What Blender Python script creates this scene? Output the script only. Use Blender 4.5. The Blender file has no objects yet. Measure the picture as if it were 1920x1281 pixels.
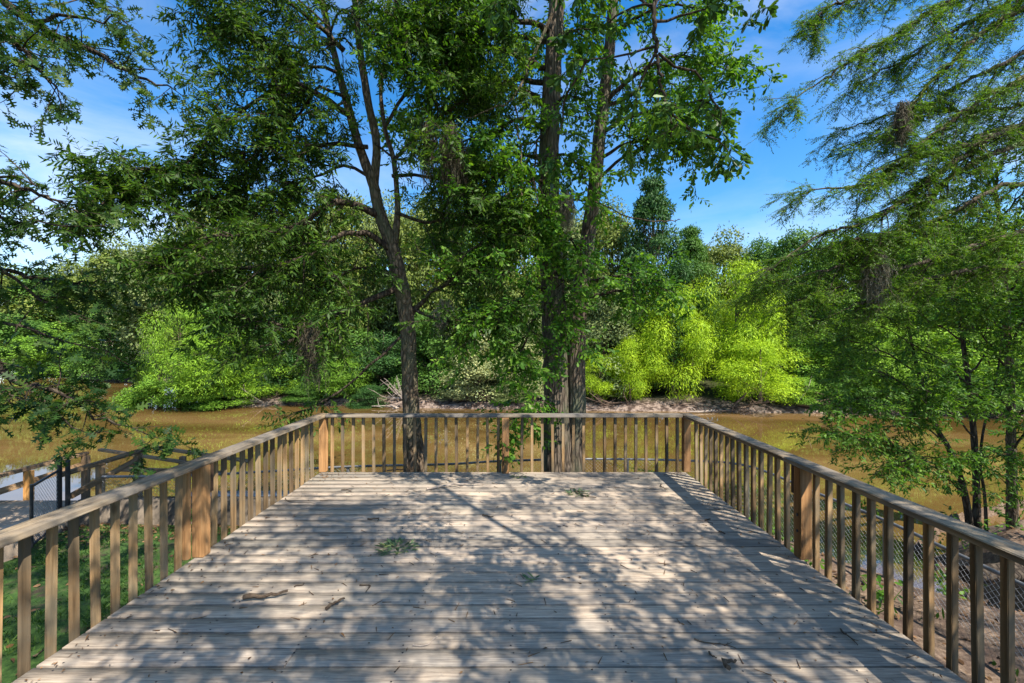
import bpy, math, random
import numpy as np
from mathutils import Vector
random.seed(7)
rng = np.random.default_rng(7)
C = bpy.context.scene.collection
F, CX, CY, CH = 850.0, 959.0, 642.0, 1.741          # photo focal length / principal point in photo pixels, eye height


def px(x, y, d):
    """photo direction (x, y) at distance d along the view -> world point"""
    return np.array([(x - CX) * d / F, d, CH - (y - CY) * d / F])


def nrm(a):
    return a / np.maximum(np.linalg.norm(a, axis=-1, keepdims=True), 1e-9)


# ------------------------------------------------------------------ mesh builder
class MB:
    def __init__(s):
        s.V = []; s.L = []; s.S = []; s.n = 0

    def polys(s, P):
        """P (n,k,3): n separate polygons of k corners"""
        n, k, _ = P.shape
        if n == 0: return
        s.V.append(P.reshape(-1, 3)); s.L.append(np.arange(n * k) + s.n)
        s.S.append(np.full(n, k)); s.n += n * k

    def grid(s, P, closed=False):
        """P (r,c,3) -> quads"""
        r, c, _ = P.shape
        idx = np.arange(r * c).reshape(r, c) + s.n
        if closed: idx = np.concatenate([idx, idx[:, :1]], 1)
        q = np.stack([idx[:-1, :-1], idx[:-1, 1:], idx[1:, 1:], idx[1:, :-1]], -1).reshape(-1, 4)
        s.V.append(P.reshape(-1, 3)); s.L.append(q.reshape(-1)); s.S.append(np.full(len(q), 4)); s.n += r * c

    def faces(s, V, Fs):
        s.V.append(np.array(V, float))
        for f in Fs:
            s.L.append(np.array(f) + s.n); s.S.append(np.array([len(f)]))
        s.n += len(V)

    def box(s, x0, x1, y0, y1, z0, z1, b=0.0, R=None, o=None):
        """box with chamfered edges (b)"""
        if b <= 0:
            V = [(x, y, z) for x in (x0, x1) for y in (y0, y1) for z in (z0, z1)]
            Fs = [(0, 1, 3, 2), (4, 6, 7, 5), (0, 4, 5, 1), (2, 3, 7, 6), (0, 2, 6, 4), (1, 5, 7, 3)]
        else:
            V = []; ids = {}
            for i, x in enumerate((x0, x1)):
                for j, y in enumerate((y0, y1)):
                    for k, z in enumerate((z0, z1)):
                        sx, sy, sz = (b if i == 0 else -b), (b if j == 0 else -b), (b if k == 0 else -b)
                        ids[i, j, k, 0] = len(V); V.append((x, y + sy, z + sz))
                        ids[i, j, k, 1] = len(V); V.append((x + sx, y, z + sz))
                        ids[i, j, k, 2] = len(V); V.append((x + sx, y + sy, z))
            Fs = []
            cyc = [(0, 0), (1, 0), (1, 1), (0, 1)]
            for i in (0, 1):
                f = [ids[i, a, c, 0] for a, c in cyc]; Fs.append(f if i else f[::-1])
                f = [ids[a, i, c, 1] for a, c in cyc]; Fs.append(f[::-1] if i else f)
                f = [ids[a, c, i, 2] for a, c in cyc]; Fs.append(f if i else f[::-1])
            for a in (0, 1):
                for c in (0, 1):
                    Fs.append((ids[0, a, c, 1], ids[1, a, c, 1], ids[1, a, c, 2], ids[0, a, c, 2]))
                    Fs.append((ids[a, 0, c, 0], ids[a, 1, c, 0], ids[a, 1, c, 2], ids[a, 0, c, 2]))
                    Fs.append((ids[a, c, 0, 0], ids[a, c, 1, 0], ids[a, c, 1, 1], ids[a, c, 0, 1]))
                    for k in (0, 1):
                        Fs.append((ids[a, c, k, 0], ids[a, c, k, 1], ids[a, c, k, 2]))
        V = np.array(V, float)
        if R is not None: V = V @ np.array(R).T
        if o is not None: V = V + np.array(o)
        s.faces(V, Fs)

    def beam(s, a, b, w, h, bev=.004):
        """rectangular timber from a to b, w across, h upright"""
        a = np.array(a, float); b = np.array(b, float); d = b - a; L = np.linalg.norm(d); d = d / L
        up = np.array([0, 0, 1.]) if abs(d[2]) < .9 else np.array([0, 1., 0])
        sx = nrm(np.cross(d, up)); uz = np.cross(sx, d)
        s.box(-w / 2, w / 2, 0, L, -h / 2, h / 2, bev, R=np.stack([sx, d, uz], 1), o=a)

    def tube(s, pts, rad, sides=8, rough=0.0):
        P = np.array(pts, float); n = len(P); rad = np.broadcast_to(np.array(rad, float), (n,))
        T = nrm(np.gradient(P, axis=0))
        up = np.array([0.31, 0.2, 0.93]) if abs(T[:, 2]).mean() < .8 else np.array([1., .1, .05])
        N = nrm(np.cross(T, up)); B = np.cross(T, N)
        a = np.linspace(0, 2 * np.pi, sides, endpoint=False)
        rr = rad[:, None] * np.ones(sides)
        if rough: rr = rr * (1 + rough * (rng.random((n, sides)) - .5) + rough * .7 * np.sin(a * 3 + np.arange(n)[:, None] * .13))
        G = P[:, None] + rr[..., None] * (np.cos(a)[None, :, None] * N[:, None] + np.sin(a)[None, :, None] * B[:, None])
        s.grid(G, closed=True)
        m = s.n
        for ring, flip in ((G[0], True), (G[-1], False)):
            s.faces(ring, [list(range(sides))[::-1] if flip else list(range(sides))])

    def sticks(s, P0, P1, r0, r1, sides=3):
        """many tapered prisms at once"""
        n = len(P0)
        if n == 0: return
        d = nrm(P1 - P0); ref = np.where(np.abs(d[:, 2:3]) > .9, np.array([[1., 0, 0]]), np.array([[0, 0, 1.]]))
        N = nrm(np.cross(d, ref)); B = np.cross(d, N)
        a = np.linspace(0, 2 * np.pi, sides, endpoint=False)
        o = np.cos(a)[None, :, None] * N[:, None] + np.sin(a)[None, :, None] * B[:, None]
        r0 = np.broadcast_to(np.array(r0, float), (n,))[:, None, None]; r1 = np.broadcast_to(np.array(r1, float), (n,))[:, None, None]
        V = np.concatenate([P0[:, None] + o * r0, P1[:, None] + o * r1], 1)     # n, 2s, 3
        base = np.arange(n)[:, None, None] * 2 * sides
        k = np.arange(sides); k2 = (k + 1) % sides
        q = np.stack([k, k2, k2 + sides, k + sides], -1)[None] + base + s.n
        s.V.append(V.reshape(-1, 3)); s.L.append(q.reshape(-1)); s.S.append(np.full(n * sides, 4)); s.n += n * 2 * sides

    def leaves(s, P, D, N, L, W, shape, fold=0.0):
        """P base, D direction, N normal (n,3); L, W (n,); shape (k,2)"""
        if len(P) == 0: return
        D = nrm(D); S = nrm(np.cross(D, N)); N = np.cross(S, D)
        sh = np.array(shape); L = np.broadcast_to(L, (len(P),)); W = np.broadcast_to(W, (len(P),))
        V = (P[:, None] + D[:, None] * (sh[None, :, :1] * L[:, None, None]) + S[:, None] * (sh[None, :, 1:2] * W[:, None, None])
             + N[:, None] * ((np.abs(sh[:, 1])[None, :, None] * fold - .25 * fold * sh[None, :, :1] ** 2) * W[:, None, None]))
        s.polys(V)

    def build(s, name, mat, parent=None, smooth=False):
        me = bpy.data.meshes.new(name)
        V = np.concatenate(s.V) if s.V else np.zeros((0, 3)); Ls = np.concatenate(s.L); S = np.concatenate(s.S)
        me.vertices.add(len(V)); me.vertices.foreach_set('co', V.astype(np.float32).ravel())
        me.loops.add(len(Ls)); me.loops.foreach_set('vertex_index', Ls.astype(np.int32))
        me.polygons.add(len(S)); me.polygons.foreach_set('loop_start', (np.cumsum(S) - S).astype(np.int32))
        if smooth: me.polygons.foreach_set('use_smooth', np.ones(len(S), bool))
        me.update(calc_edges=True)
        me.materials.append(mat)
        o = bpy.data.objects.new(name, me); C.objects.link(o)
        if parent is not None: o.parent = parent
        return o


def localise(o, base):
    """move the mesh so the object's origin lies at base"""
    b = np.array(base, float); me = o.data; n = len(me.vertices)
    v = np.empty(n * 3, np.float32); me.vertices.foreach_get('co', v)
    v = (v.reshape(-1, 3) - b).astype(np.float32); me.vertices.foreach_set('co', v.ravel()); me.update()
    if o.parent is None: o.location = b
    return o


def tag(o, label=None, cat=None, group=None, kind=None):
    if label: o['label'] = label
    if cat: o['category'] = cat
    if group: o['group'] = group
    if kind: o['kind'] = kind
    return o


def thing(name, loc, label, cat, group=None):
    o = bpy.data.objects.new(name, None); C.objects.link(o); o.location = loc; o.empty_display_size = .2
    return tag(o, label, cat, group)


def child(mb, name, mat, root, smooth=False):
    o = mb.build(name, mat, root, smooth)
    localise(o, root.location)
    return o


def dup(o, parent=None):
    c = o.copy(); C.objects.link(c); c.parent = parent
    for ch in o.children: dup(ch, c)
    return c


# ------------------------------------------------------------------ materials
def new_mat(name):
    m = bpy.data.materials.new(name); m.use_nodes = True
    nt = m.node_tree; nt.nodes.clear()
    out = nt.nodes.new('ShaderNodeOutputMaterial')
    return m, nt, out


def node(nt, t, **kw):
    n = nt.nodes.new(t)
    for k, v in kw.items():
        if k.startswith('i_'):
            key = k[2:]; key = int(key) if key.isdigit() else key.replace('_', ' ')
            n.inputs[key].default_value = v
        else: setattr(n, k, v)
    return n


def ramp(nt, fac, stops):
    r = nt.nodes.new('ShaderNodeValToRGB'); cr = r.color_ramp
    while len(cr.elements) < len(stops): cr.elements.new(.5)
    for e, (p, c) in zip(cr.elements, stops):
        e.position = p; e.color = (*c, 1) if len(c) == 3 else c
    nt.links.new(fac, r.inputs[0])
    return r.outputs[0]


def mixc(nt, fac, a, b, mode='MIX'):
    m = nt.nodes.new('ShaderNodeMix'); m.data_type = 'RGBA'; m.blend_type = mode
    for sock, v in ((m.inputs[0], fac), (m.inputs[6], a), (m.inputs[7], b)):
        if hasattr(v, 'is_output'): nt.links.new(v, sock)
        else: sock.default_value = v if not isinstance(v, tuple) or len(v) == 4 else (*v, 1)
    return m.outputs[2]


def mathn(nt, op, a, b=0.0, clamp=False):
    m = nt.nodes.new('ShaderNodeMath'); m.operation = op; m.use_clamp = clamp
    for sock, v in ((m.inputs[0], a), (m.inputs[1], b)):
        if hasattr(v, 'is_output'): nt.links.new(v, sock)
        else: sock.default_value = v
    return m.outputs[0]


def coords(nt, scale, kind='Object', rnd=False):
    tc = nt.nodes.new('ShaderNodeTexCoord'); mp = nt.nodes.new('ShaderNodeMapping')
    mp.inputs['Scale'].default_value = scale
    nt.links.new(tc.outputs[kind], mp.inputs['Vector'])
    if rnd:
        oi = nt.nodes.new('ShaderNodeObjectInfo'); cb = nt.nodes.new('ShaderNodeCombineXYZ')
        k = mathn(nt, 'MULTIPLY', oi.outputs['Random'], 37.0)
        for i in range(3): nt.links.new(k, cb.inputs[i])
        nt.links.new(cb.outputs[0], mp.inputs['Location'])
    return mp.outputs[0]


def noise(nt, vec, scale, detail=5, rough=.6, dist=0.0):
    n = nt.nodes.new('ShaderNodeTexNoise'); n.inputs['Scale'].default_value = scale
    n.inputs['Detail'].default_value = detail; n.inputs['Roughness'].default_value = rough; n.inputs['Distortion'].default_value = dist
    if vec is not None: nt.links.new(vec, n.inputs['Vector'])
    return n.outputs['Fac']


def bump(nt, h, strength, dist=.01):
    b = nt.nodes.new('ShaderNodeBump'); b.inputs['Strength'].default_value = strength; b.inputs['Distance'].default_value = dist
    nt.links.new(h, b.inputs['Height'])
    return b.outputs[0]


def principled(nt, out, col, rough=.8, spec=.3, normal=None):
    p = nt.nodes.new('ShaderNodeBsdfPrincipled')
    if hasattr(col, 'is_output'): nt.links.new(col, p.inputs['Base Color'])
    else: p.inputs['Base Color'].default_value = (*col, 1)
    if hasattr(rough, 'is_output'): nt.links.new(rough, p.inputs['Roughness'])
    else: p.inputs['Roughness'].default_value = rough
    p.inputs['Specular IOR Level'].default_value = spec
    if normal is not None: nt.links.new(normal, p.inputs['Normal'])
    nt.links.new(p.outputs[0], out.inputs[0])
    return p


def leaf_mat(name, stops, transl=.38, objcolor=False, rough=.5, tcol=(1.25, 1.25, .45)):
    m, nt, out = new_mat(name)
    g = nt.nodes.new('ShaderNodeNewGeometry')
    col = ramp(nt, g.outputs['Random Per Island'], stops)
    if objcolor:
        oi = nt.nodes.new('ShaderNodeObjectInfo')
        col = mixc(nt, 1.0, col, oi.outputs['Color'], 'MULTIPLY')
    nz = noise(nt, coords(nt, (1, 1, 1)), .9, 3)
    col = mixc(nt, 1.0, col, ramp(nt, nz, [(.3, (.72, .8, .75)), (.7, (1.2, 1.12, 1.0))]), 'MULTIPLY')
    p = nt.nodes.new('ShaderNodeBsdfPrincipled'); nt.links.new(col, p.inputs['Base Color'])
    p.inputs['Roughness'].default_value = rough; p.inputs['Specular IOR Level'].default_value = .22
    t = nt.nodes.new('ShaderNodeBsdfTranslucent')
    nt.links.new(mixc(nt, 1.0, col, tcol, 'MULTIPLY'), t.inputs[0])
    mx = nt.nodes.new('ShaderNodeMixShader'); mx.inputs[0].default_value = transl
    nt.links.new(p.outputs[0], mx.inputs[1]); nt.links.new(t.outputs[0], mx.inputs[2]); nt.links.new(mx.outputs[0], out.inputs[0])
    return m


def wood_mat(name, axis, dark, mid, light, grain=26, tone=.35, rnd=True, weather=None, island=False):
    """sawn timber; grain runs along axis"""
    m, nt, out = new_mat(name)
    sc = [1.0, 1.0, 1.0]; sc[axis] = .045
    v = coords(nt, tuple(sc), rnd=rnd)
    g1 = noise(nt, v, grain * 2.2, 6, .65, .4)
    sc2 = [1.0, 1.0, 1.0]; sc2[axis] = .12
    g2 = noise(nt, coords(nt, tuple(sc2), rnd=rnd), grain * .45, 4, .6, 1.4)
    f = mathn(nt, 'ADD', mathn(nt, 'MULTIPLY', g1, .55), mathn(nt, 'MULTIPLY', g2, .45))
    col = ramp(nt, f, [(.32, dark), (.5, mid), (.68, light)])
    blot = noise(nt, coords(nt, (1, 1, 1), rnd=rnd), 1.6, 5, .65)
    if weather: col = mixc(nt, ramp(nt, blot, [(.42, (0, 0, 0)), (.62, (1, 1, 1))]), col, weather)
    src = None
    if island:
        src = nt.nodes.new('ShaderNodeNewGeometry').outputs['Random Per Island']
    elif rnd:
        src = nt.nodes.new('ShaderNodeObjectInfo').outputs['Random']
    if src is not None:
        col = mixc(nt, 1.0, col, ramp(nt, src, [(0, (1 - tone, 1 - tone, 1 - tone * .95)), (.5, (1, 1, 1)), (1, (1 + tone * .7, 1 + tone * .55, 1 + tone * .35))]), 'MULTIPLY')
    # knots
    vo = nt.nodes.new('ShaderNodeTexVoronoi'); vo.inputs['Scale'].default_value = 3.2
    sc3 = [1.0, 1.0, 1.0]; sc3[axis] = .45
    nt.links.new(coords(nt, tuple(sc3), rnd=rnd), vo.inputs['Vector'])
    k = ramp(nt, vo.outputs['Distance'], [(.03, (1, 1, 1)), (.075, (0, 0, 0))])
    col = mixc(nt, mathn(nt, 'MULTIPLY', k, .7), col, tuple(c * .45 for c in dark))
    principled(nt, out, col, .82, .2, bump(nt, f, .55, .006))
    return m


def bark_mat(name, dark, light, scale=9, stretch=.22, moss=None):
    m, nt, out = new_mat(name)
    v = coords(nt, (1, 1, stretch))
    n1 = noise(nt, v, scale * 2.2, 8, .7, .8)
    vo = nt.nodes.new('ShaderNodeTexVoronoi'); vo.feature = 'DISTANCE_TO_EDGE'; vo.inputs['Scale'].default_value = scale * 2
    nt.links.new(v, vo.inputs['Vector'])
    h = mathn(nt, 'ADD', mathn(nt, 'MULTIPLY', ramp(nt, vo.outputs['Distance'], [(0, (0, 0, 0)), (.25, (1, 1, 1))]), .45), mathn(nt, 'MULTIPLY', n1, .75))
    col = ramp(nt, h, [(.2, tuple(c * .5 for c in dark)), (.5, dark), (.9, light)])
    if moss: col = mixc(nt, ramp(nt, noise(nt, coords(nt, (1, 1, .5)), 2.5, 5), [(.48, (0, 0, 0)), (.66, (1, 1, 1))]), col, moss)
    principled(nt, out, col, .9, .15, bump(nt, h, 1.0, .03))
    return m


M = {}
M['decking'] = None
M['baluster'] = wood_mat('baluster_wood', 2, (.10, .058, .024), (.185, .115, .052), (.28, .19, .098), tone=.5, weather=(.15, .12, .075))
M['post'] = wood_mat('post_wood', 2, (.15, .072, .026), (.27, .142, .056), (.36, .21, .095), tone=.15)
M['cleat'] = wood_mat('dark_cleat_wood', 2, (.03, .018, .012), (.06, .035, .02), (.1, .06, .035), tone=.1)
M['cap_side'] = wood_mat('cap_wood_side', 1, (.09, .062, .038), (.20, .15, .095), (.34, .27, .18), tone=.12, weather=(.14, .128, .112))
M['cap_far'] = wood_mat('cap_wood_far', 0, (.085, .066, .047), (.17, .14, .10), (.29, .24, .18), tone=.12, weather=(.12, .11, .1))
M['grey_x'] = wood_mat('old_grey_wood_across', 0, (.085, .05, .026), (.20, .13, .072), (.32, .225, .135), tone=.25)
M['grey_y'] = wood_mat('old_grey_wood_along', 1, (.085, .05, .026), (.20, .13, .072), (.32, .225, .135), tone=.25)
M['grey_z'] = wood_mat('old_grey_wood_upright', 2, (.085, .05, .026), (.20, .13, .072), (.32, .225, .135), tone=.25)
M['orange_z'] = wood_mat('orange_post_wood', 2, (.18, .08, .02), (.34, .17, .05), (.45, .25, .09), tone=.1)


def deck_mat():
    m, nt, out = new_mat('weathered_decking')
    g = nt.nodes.new('ShaderNodeNewGeometry'); rnd = g.outputs['Random Per Island']
    tc = nt.nodes.new('ShaderNodeTexCoord'); cb = nt.nodes.new('ShaderNodeCombineXYZ')
    k = mathn(nt, 'MULTIPLY', rnd, 41.0)
    nt.links.new(k, cb.inputs[0]); nt.links.new(k, cb.inputs[2])
    ad = nt.nodes.new('ShaderNodeVectorMath'); ad.operation = 'ADD'
    nt.links.new(tc.outputs['Object'], ad.inputs[0]); nt.links.new(cb.outputs[0], ad.inputs[1])

    def mapped(s):
        mp = nt.nodes.new('ShaderNodeMapping'); mp.inputs['Scale'].default_value = s
        nt.links.new(ad.outputs[0], mp.inputs['Vector']); return mp.outputs[0]
    g1 = noise(nt, mapped((.05, 1, 1)), 85, 6, .7, .3)
    g2 = noise(nt, mapped((.07, 1, 1)), 60, 5, .65, .5)
    f = mathn(nt, 'ADD', mathn(nt, 'MULTIPLY', g1, .65), mathn(nt, 'MULTIPLY', g2, .35))
    col = ramp(nt, f, [(.33, (.15, .122, .098)), (.47, (.295, .245, .20)), (.62, (.46, .395, .33))])
    col = mixc(nt, 1.0, col, ramp(nt, rnd, [(0, (.6, .61, .6)), (.3, (1.06, 1.0, .9)), (.55, (.76, .77, .75)), (.8, (1, .96, .9)), (1, (1.28, 1.18, 1.04))]), 'MULTIPLY')
    # large stains: grey-green algae, dark damp and sandy worn patches across boards
    st = noise(nt, coords(nt, (.6, 1, 1)), 1.15, 6, .62, .6)
    col = mixc(nt, mathn(nt, 'MULTIPLY', ramp(nt, st, [(.5, (0, 0, 0)), (.72, (1, 1, 1))]), .55), col, (.21, .2, .165))
    st2 = noise(nt, coords(nt, (.35, 1.6, 1)), 2.3, 6, .7)
    col = mixc(nt, mathn(nt, 'MULTIPLY', ramp(nt, st2, [(.55, (0, 0, 0)), (.72, (1, 1, 1))]), .5), col, (.44, .36, .27))
    st3 = noise(nt, coords(nt, (1, 1, 1)), 9, 6, .75)
    col = mixc(nt, mathn(nt, 'MULTIPLY', ramp(nt, st3, [(.6, (0, 0, 0)), (.74, (1, 1, 1))]), .5), col, (.11, .1, .085))
    # dirt gathered along the board edges
    sp = nt.nodes.new('ShaderNodeSeparateXYZ'); nt.links.new(tc.outputs['Object'], sp.inputs[0])
    ph = mathn(nt, 'FRACT', mathn(nt, 'MULTIPLY', mathn(nt, 'ADD', sp.outputs[1], .567), 1 / .1432))
    ed = mathn(nt, 'ABSOLUTE', mathn(nt, 'SUBTRACT', ph, .5))
    ed = mathn(nt, 'ADD', ed, mathn(nt, 'MULTIPLY', mathn(nt, 'SUBTRACT', st3, .5), .05))
    col = mixc(nt, mathn(nt, 'MULTIPLY', ramp(nt, ed, [(.445, (0, 0, 0)), (.492, (1, 1, 1))]), .85), col, (.03, .025, .02))
    # knots
    vo = nt.nodes.new('ShaderNodeTexVoronoi'); vo.inputs['Scale'].default_value = 2.6
    nt.links.new(mapped((.5, 1.6, 1)), vo.inputs['Vector'])
    kn = ramp(nt, vo.outputs['Distance'], [(.02, (1, 1, 1)), (.06, (0, 0, 0))])
    col = mixc(nt, mathn(nt, 'MULTIPLY', kn, .75), col, (.07, .05, .035))
    p = principled(nt, out, col, .85, .2, bump(nt, f, .3, .004))
    return m


M['decking'] = deck_mat()


def flat_mat(name, a, b, scale=6, rough=.85, spec=.2, bmp=.3, dist=.01, metal=0.0):
    m, nt, out = new_mat(name)
    n = noise(nt, coords(nt, (1, 1, 1)), scale, 6, .65)
    p = principled(nt, out, ramp(nt, n, [(.35, a), (.65, b)]), rough, spec, bump(nt, n, bmp, dist))
    p.inputs['Metallic'].default_value = metal
    return m


M['concrete'] = flat_mat('pale_concrete', (.50, .48, .47), (.68, .66, .65), 5)
M['wall'] = flat_mat('dark_stained_wall', (.055, .045, .035), (.17, .135, .10), 4, bmp=.6, dist=.02)
M['steps'] = flat_mat('sandy_concrete', (.24, .18, .125), (.40, .31, .225), 4)
M['wire'] = flat_mat('galvanised_wire', (.30, .31, .32), (.46, .47, .48), 12, .5, .5, .1, metal=.5)
M['pipe'] = flat_mat('dull_fence_pipe', (.10, .105, .11), (.2, .205, .21), 12, .5, .5, .1, metal=.4)
M['black_pipe'] = flat_mat('black_gate_pipe', (.012, .013, .016), (.03, .03, .034), 12, .5, .4, .1)
M['twig'] = flat_mat('dead_twig', (.045, .03, .02), (.12, .085, .055), 30)
M['drift'] = flat_mat('bleached_driftwood', (.24, .19, .15), (.46, .38, .31), 9, bmp=.7)
M['drift_dark'] = flat_mat('brown_driftwood', (.05, .033, .022), (.15, .1, .07), 9, bmp=.7)
M['moss_hang'] = leaf_mat('hanging_moss', [(0, (.075, .065, .045)), (.5, (.14, .12, .085)), (1, (.22, .19, .14))], .2, tcol=(1, .95, .8))
M['moss_pale'] = leaf_mat('pale_hanging_moss', [(0, (.16, .15, .12)), (.5, (.25, .235, .19)), (1, (.34, .32, .26))], .2, tcol=(1, .95, .8))
M['bark_brown'] = bark_mat('scaly_brown_bark', (.088, .063, .041), (.225, .165, .112), 9, .35, moss=(.10, .105, .06))
M['bark_grey'] = bark_mat('furrowed_grey_bark', (.08, .062, .046), (.205, .16, .118), 10, .16, moss=(.11, .12, .075))
M['bark_dark'] = bark_mat('dark_bark', (.04, .03, .022), (.10, .078, .056), 8, .3)
M['bark_moss'] = bark_mat('mossy_limb_bark', (.06, .048, .034), (.15, .12, .085), 8, .3, moss=(.12, .15, .02))
M['leaf_willow_oak'] = leaf_mat('willow_oak_leaf', [(0, (.022, .06, .01)), (.5, (.05, .12, .016)), (1, (.12, .215, .03))], .42)
M['leaf_vine'] = leaf_mat('bright_broad_leaf', [(0, (.04, .12, .012)), (.5, (.08, .205, .022)), (1, (.17, .32, .035))], .45)
M['leaf_laurel'] = leaf_mat('glossy_broad_leaf', [(0, (.03, .085, .018)), (.6, (.055, .13, .025)), (1, (.12, .23, .035))], .38, rough=.35)
M['leaf_oak'] = leaf_mat('lobed_oak_leaf', [(0, (.022, .058, .014)), (.55, (.042, .098, .02)), (1, (.10, .16, .03))], .36)
M['leaf_cypress'] = leaf_mat('feathery_leaf', [(0, (.035, .095, .012)), (.5, (.075, .175, .018)), (1, (.17, .295, .03))], .42)
M['leaf_shrub'] = leaf_mat('bank_tree_leaf', [(0, (.04, .11, .016)), (.5, (.075, .18, .024)), (1, (.16, .29, .036))], .42)
M['leaf_far'] = leaf_mat('far_bank_leaf', [(0, (.55, .6, .5)), (.5, (1, 1, 1)), (1, (1.5, 1.4, 1.2))], .2, objcolor=True, rough=.6)
M['leaf_shade'] = leaf_mat('overhead_leaf', [(0, (.03, .08, .014)), (1, (.09, .17, .025))], .35)
M['dry_leaf'] = leaf_mat('dry_leaf', [(0, (.05, .025, .012)), (.5, (.14, .075, .035)), (1, (.3, .17, .09))], .15, tcol=(1, .8, .6))
M['grass'] = leaf_mat('lawn_grass', [(0, (.028, .07, .014)), (.6, (.055, .13, .022)), (1, (.14, .22, .05))], .35)
M['sprig'] = leaf_mat('wilted_sprig', [(0, (.05, .1, .05)), (.6, (.12, .19, .10)), (1, (.25, .3, .12))], .25)

NARROW = [(0, 0), (.3, .4), (.6, .45), (1, 0), (.6, -.45), (.3, -.4)]
DIAM = [(0, 0), (.45, .5), (1, 0), (.45, -.5)]
BROAD = [(0, 0), (.3, .26), (.62, .48), (.86, .36), (1, 0), (.86, -.36), (.62, -.48), (.3, -.26)]
_o = [(0, .02), (.2, .05), (.27, .3), (.36, .28), (.35, .08), (.48, .1), (.58, .5), (.66, .36), (.62, .12), (.72, .12), (.84, .36), (.88, .2), (.84, .08), (1, 0)]
OAK = _o + [(x, -y) for x, y in _o[-2::-1]]


# ------------------------------------------------------------------ growing trees
def smooth_path(pts, n):
    P = np.array(pts, float)
    k = len(P)
    if k == 2: return P[0] + (P[1] - P[0]) * np.linspace(0, 1, n)[:, None]
    Q = np.concatenate([[2 * P[0] - P[1]], P, [2 * P[-1] - P[-2]]])
    t = np.linspace(0, k - 1 - 1e-6, n); i = t.astype(int); u = (t - i)[:, None]
    a, b, c, d = Q[i], Q[i + 1], Q[i + 2], Q[i + 3]
    return .5 * (2 * b + (c - a) * u + (2 * a - 5 * b + 4 * c - d) * u ** 2 + (3 * b - a - 3 * c + d) * u ** 3)


class Tree:
    """collects limbs, twigs and leaves of one tree"""
    def __init__(s): s.wood = MB(); s.branch = MB(); s.leaf = MB(); s.tw = []

    def stem(s, pts, rad, sides=12, n=40, rough=.16):
        P = smooth_path(pts, n); R = np.interp(np.linspace(0, 1, n), np.linspace(0, 1, len(rad)), rad)
        s.wood.tube(P, R, sides, rough)

    def limb(s, pts, r0, r1, per_m=5, sub=(.4, 1.0), twigs=7, tw=(.14, .32), t0=.2, droop=.25, spread=.55, flat=.6, bare=False, wob=.03, tip=True):
        L = float(np.linalg.norm(np.diff(np.array(pts), axis=0), axis=1).sum())
        n = max(8, int(L * 6)); P = smooth_path(pts, n)
        P[1:] += rng.normal(0, wob * .5, (n - 1, 3))
        R = np.linspace(r0, r1, n)
        s.branch.tube(P, R, 7 if r0 > .03 else 5, .12)
        if bare: return
        m = max(3, int(L * per_m))
        t = np.sort(t0 + (1 - t0) * rng.random(m) ** .85) * (n - 1)
        i = np.minimum(t.astype(int), n - 2); B = P[i] + (P[i + 1] - P[i]) * (t - i)[:, None]
        T = nrm(P[np.minimum(i + 2, n - 1)] - P[np.maximum(i - 1, 0)])
        if tip:
            k = max(2, m // 8)
            B[-k:] = P[-1]; T[-k:] = nrm(P[-1] - P[-3])
        rv = rng.normal(0, 1, (m, 3)); rv[:, 2] *= flat
        D = nrm(T * (1 - spread) + nrm(rv) * spread * 1.25)
        Ls = rng.uniform(sub[0], sub[1], m) * (1.1 - .35 * (t / (n - 1)))
        q = [B]
        for j in range(3):
            D = nrm(D + np.array([0, 0, -droop * .5]) + rng.normal(0, .16, (m, 3)))
            q.append(q[-1] + D * (Ls / 3)[:, None])
        rb = np.minimum(R[i] * .6, .011)
        for j in range(3):
            s.branch.sticks(q[j], q[j + 1], rb * (1 - j * .28), rb * (1 - (j + 1) * .28), 3)
        # twigs
        for j in range(3):
            nt = max(1, int(round(twigs * (.2, .36, .44)[j])))
            u = rng.random((m, nt)); b = q[j][:, None] + (q[j + 1] - q[j])[:, None] * u[..., None]
            d0 = nrm(q[j + 1] - q[j])[:, None]
            rr = rng.normal(0, 1, (m, nt, 3)); rr[..., 2] *= flat
            d = nrm(d0 * .55 + nrm(rr) * .75 + np.array([0, 0, -droop * .45]))
            ln = rng.uniform(tw[0], tw[1], (m, nt))
            e = b + d * ln[..., None]
            s.tw.append((b.reshape(-1, 3), e.reshape(-1, 3)))

    def foliate(s, per, L, W, shape, fold=.25, angle=.8, up=.9, droop=.2, twr=.0022, hang=0.0):
        b = np.concatenate([x for x, _ in s.tw]); e = np.concatenate([y for _, y in s.tw])
        s.branch.sticks(b, e, twr, twr * .6, 3)
        n = len(b); d = nrm(e - b)
        u = (np.arange(per)[None] + rng.random((n, per))) / per * .95 + .08
        P = b[:, None] + (e - b)[:, None] * u[..., None]
        ref = nrm(rng.normal(0, .5, (n, 1, 3)) + np.array([0, 0, up]))
        side = nrm(np.cross(d[:, None], ref)) * np.where(np.arange(per) % 2 == 0, 1, -1)[None, :, None]
        D = nrm(d[:, None] * (1 - .4 * angle) + side * angle + rng.normal(0, .22, (n, per, 3)) + np.array([0, 0, -droop - hang]))
        N = nrm(ref + rng.normal(0, .45, (n, per, 3)))
        Ls = rng.uniform(L * .6, L * 1.25, n * per); Ws = W * Ls / L * rng.uniform(.8, 1.2, n * per)
        s.leaf.leaves(P.reshape(-1, 3), D.reshape(-1, 3), N.reshape(-1, 3), Ls, Ws, shape, fold)

    def finish(s, name, base, label, cat, bark, branch, leaf, group=None, trunk='trunk'):
        r = thing(name, base, label, cat, group)
        if s.wood.V: child(s.wood, trunk, bark, r, True)
        child(s.branch, 'branches', branch, r, True)
        child(s.leaf, 'crown', leaf, r)
        print(name, 'leaf faces', sum(len(x) for x in s.leaf.S))
        return r


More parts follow.
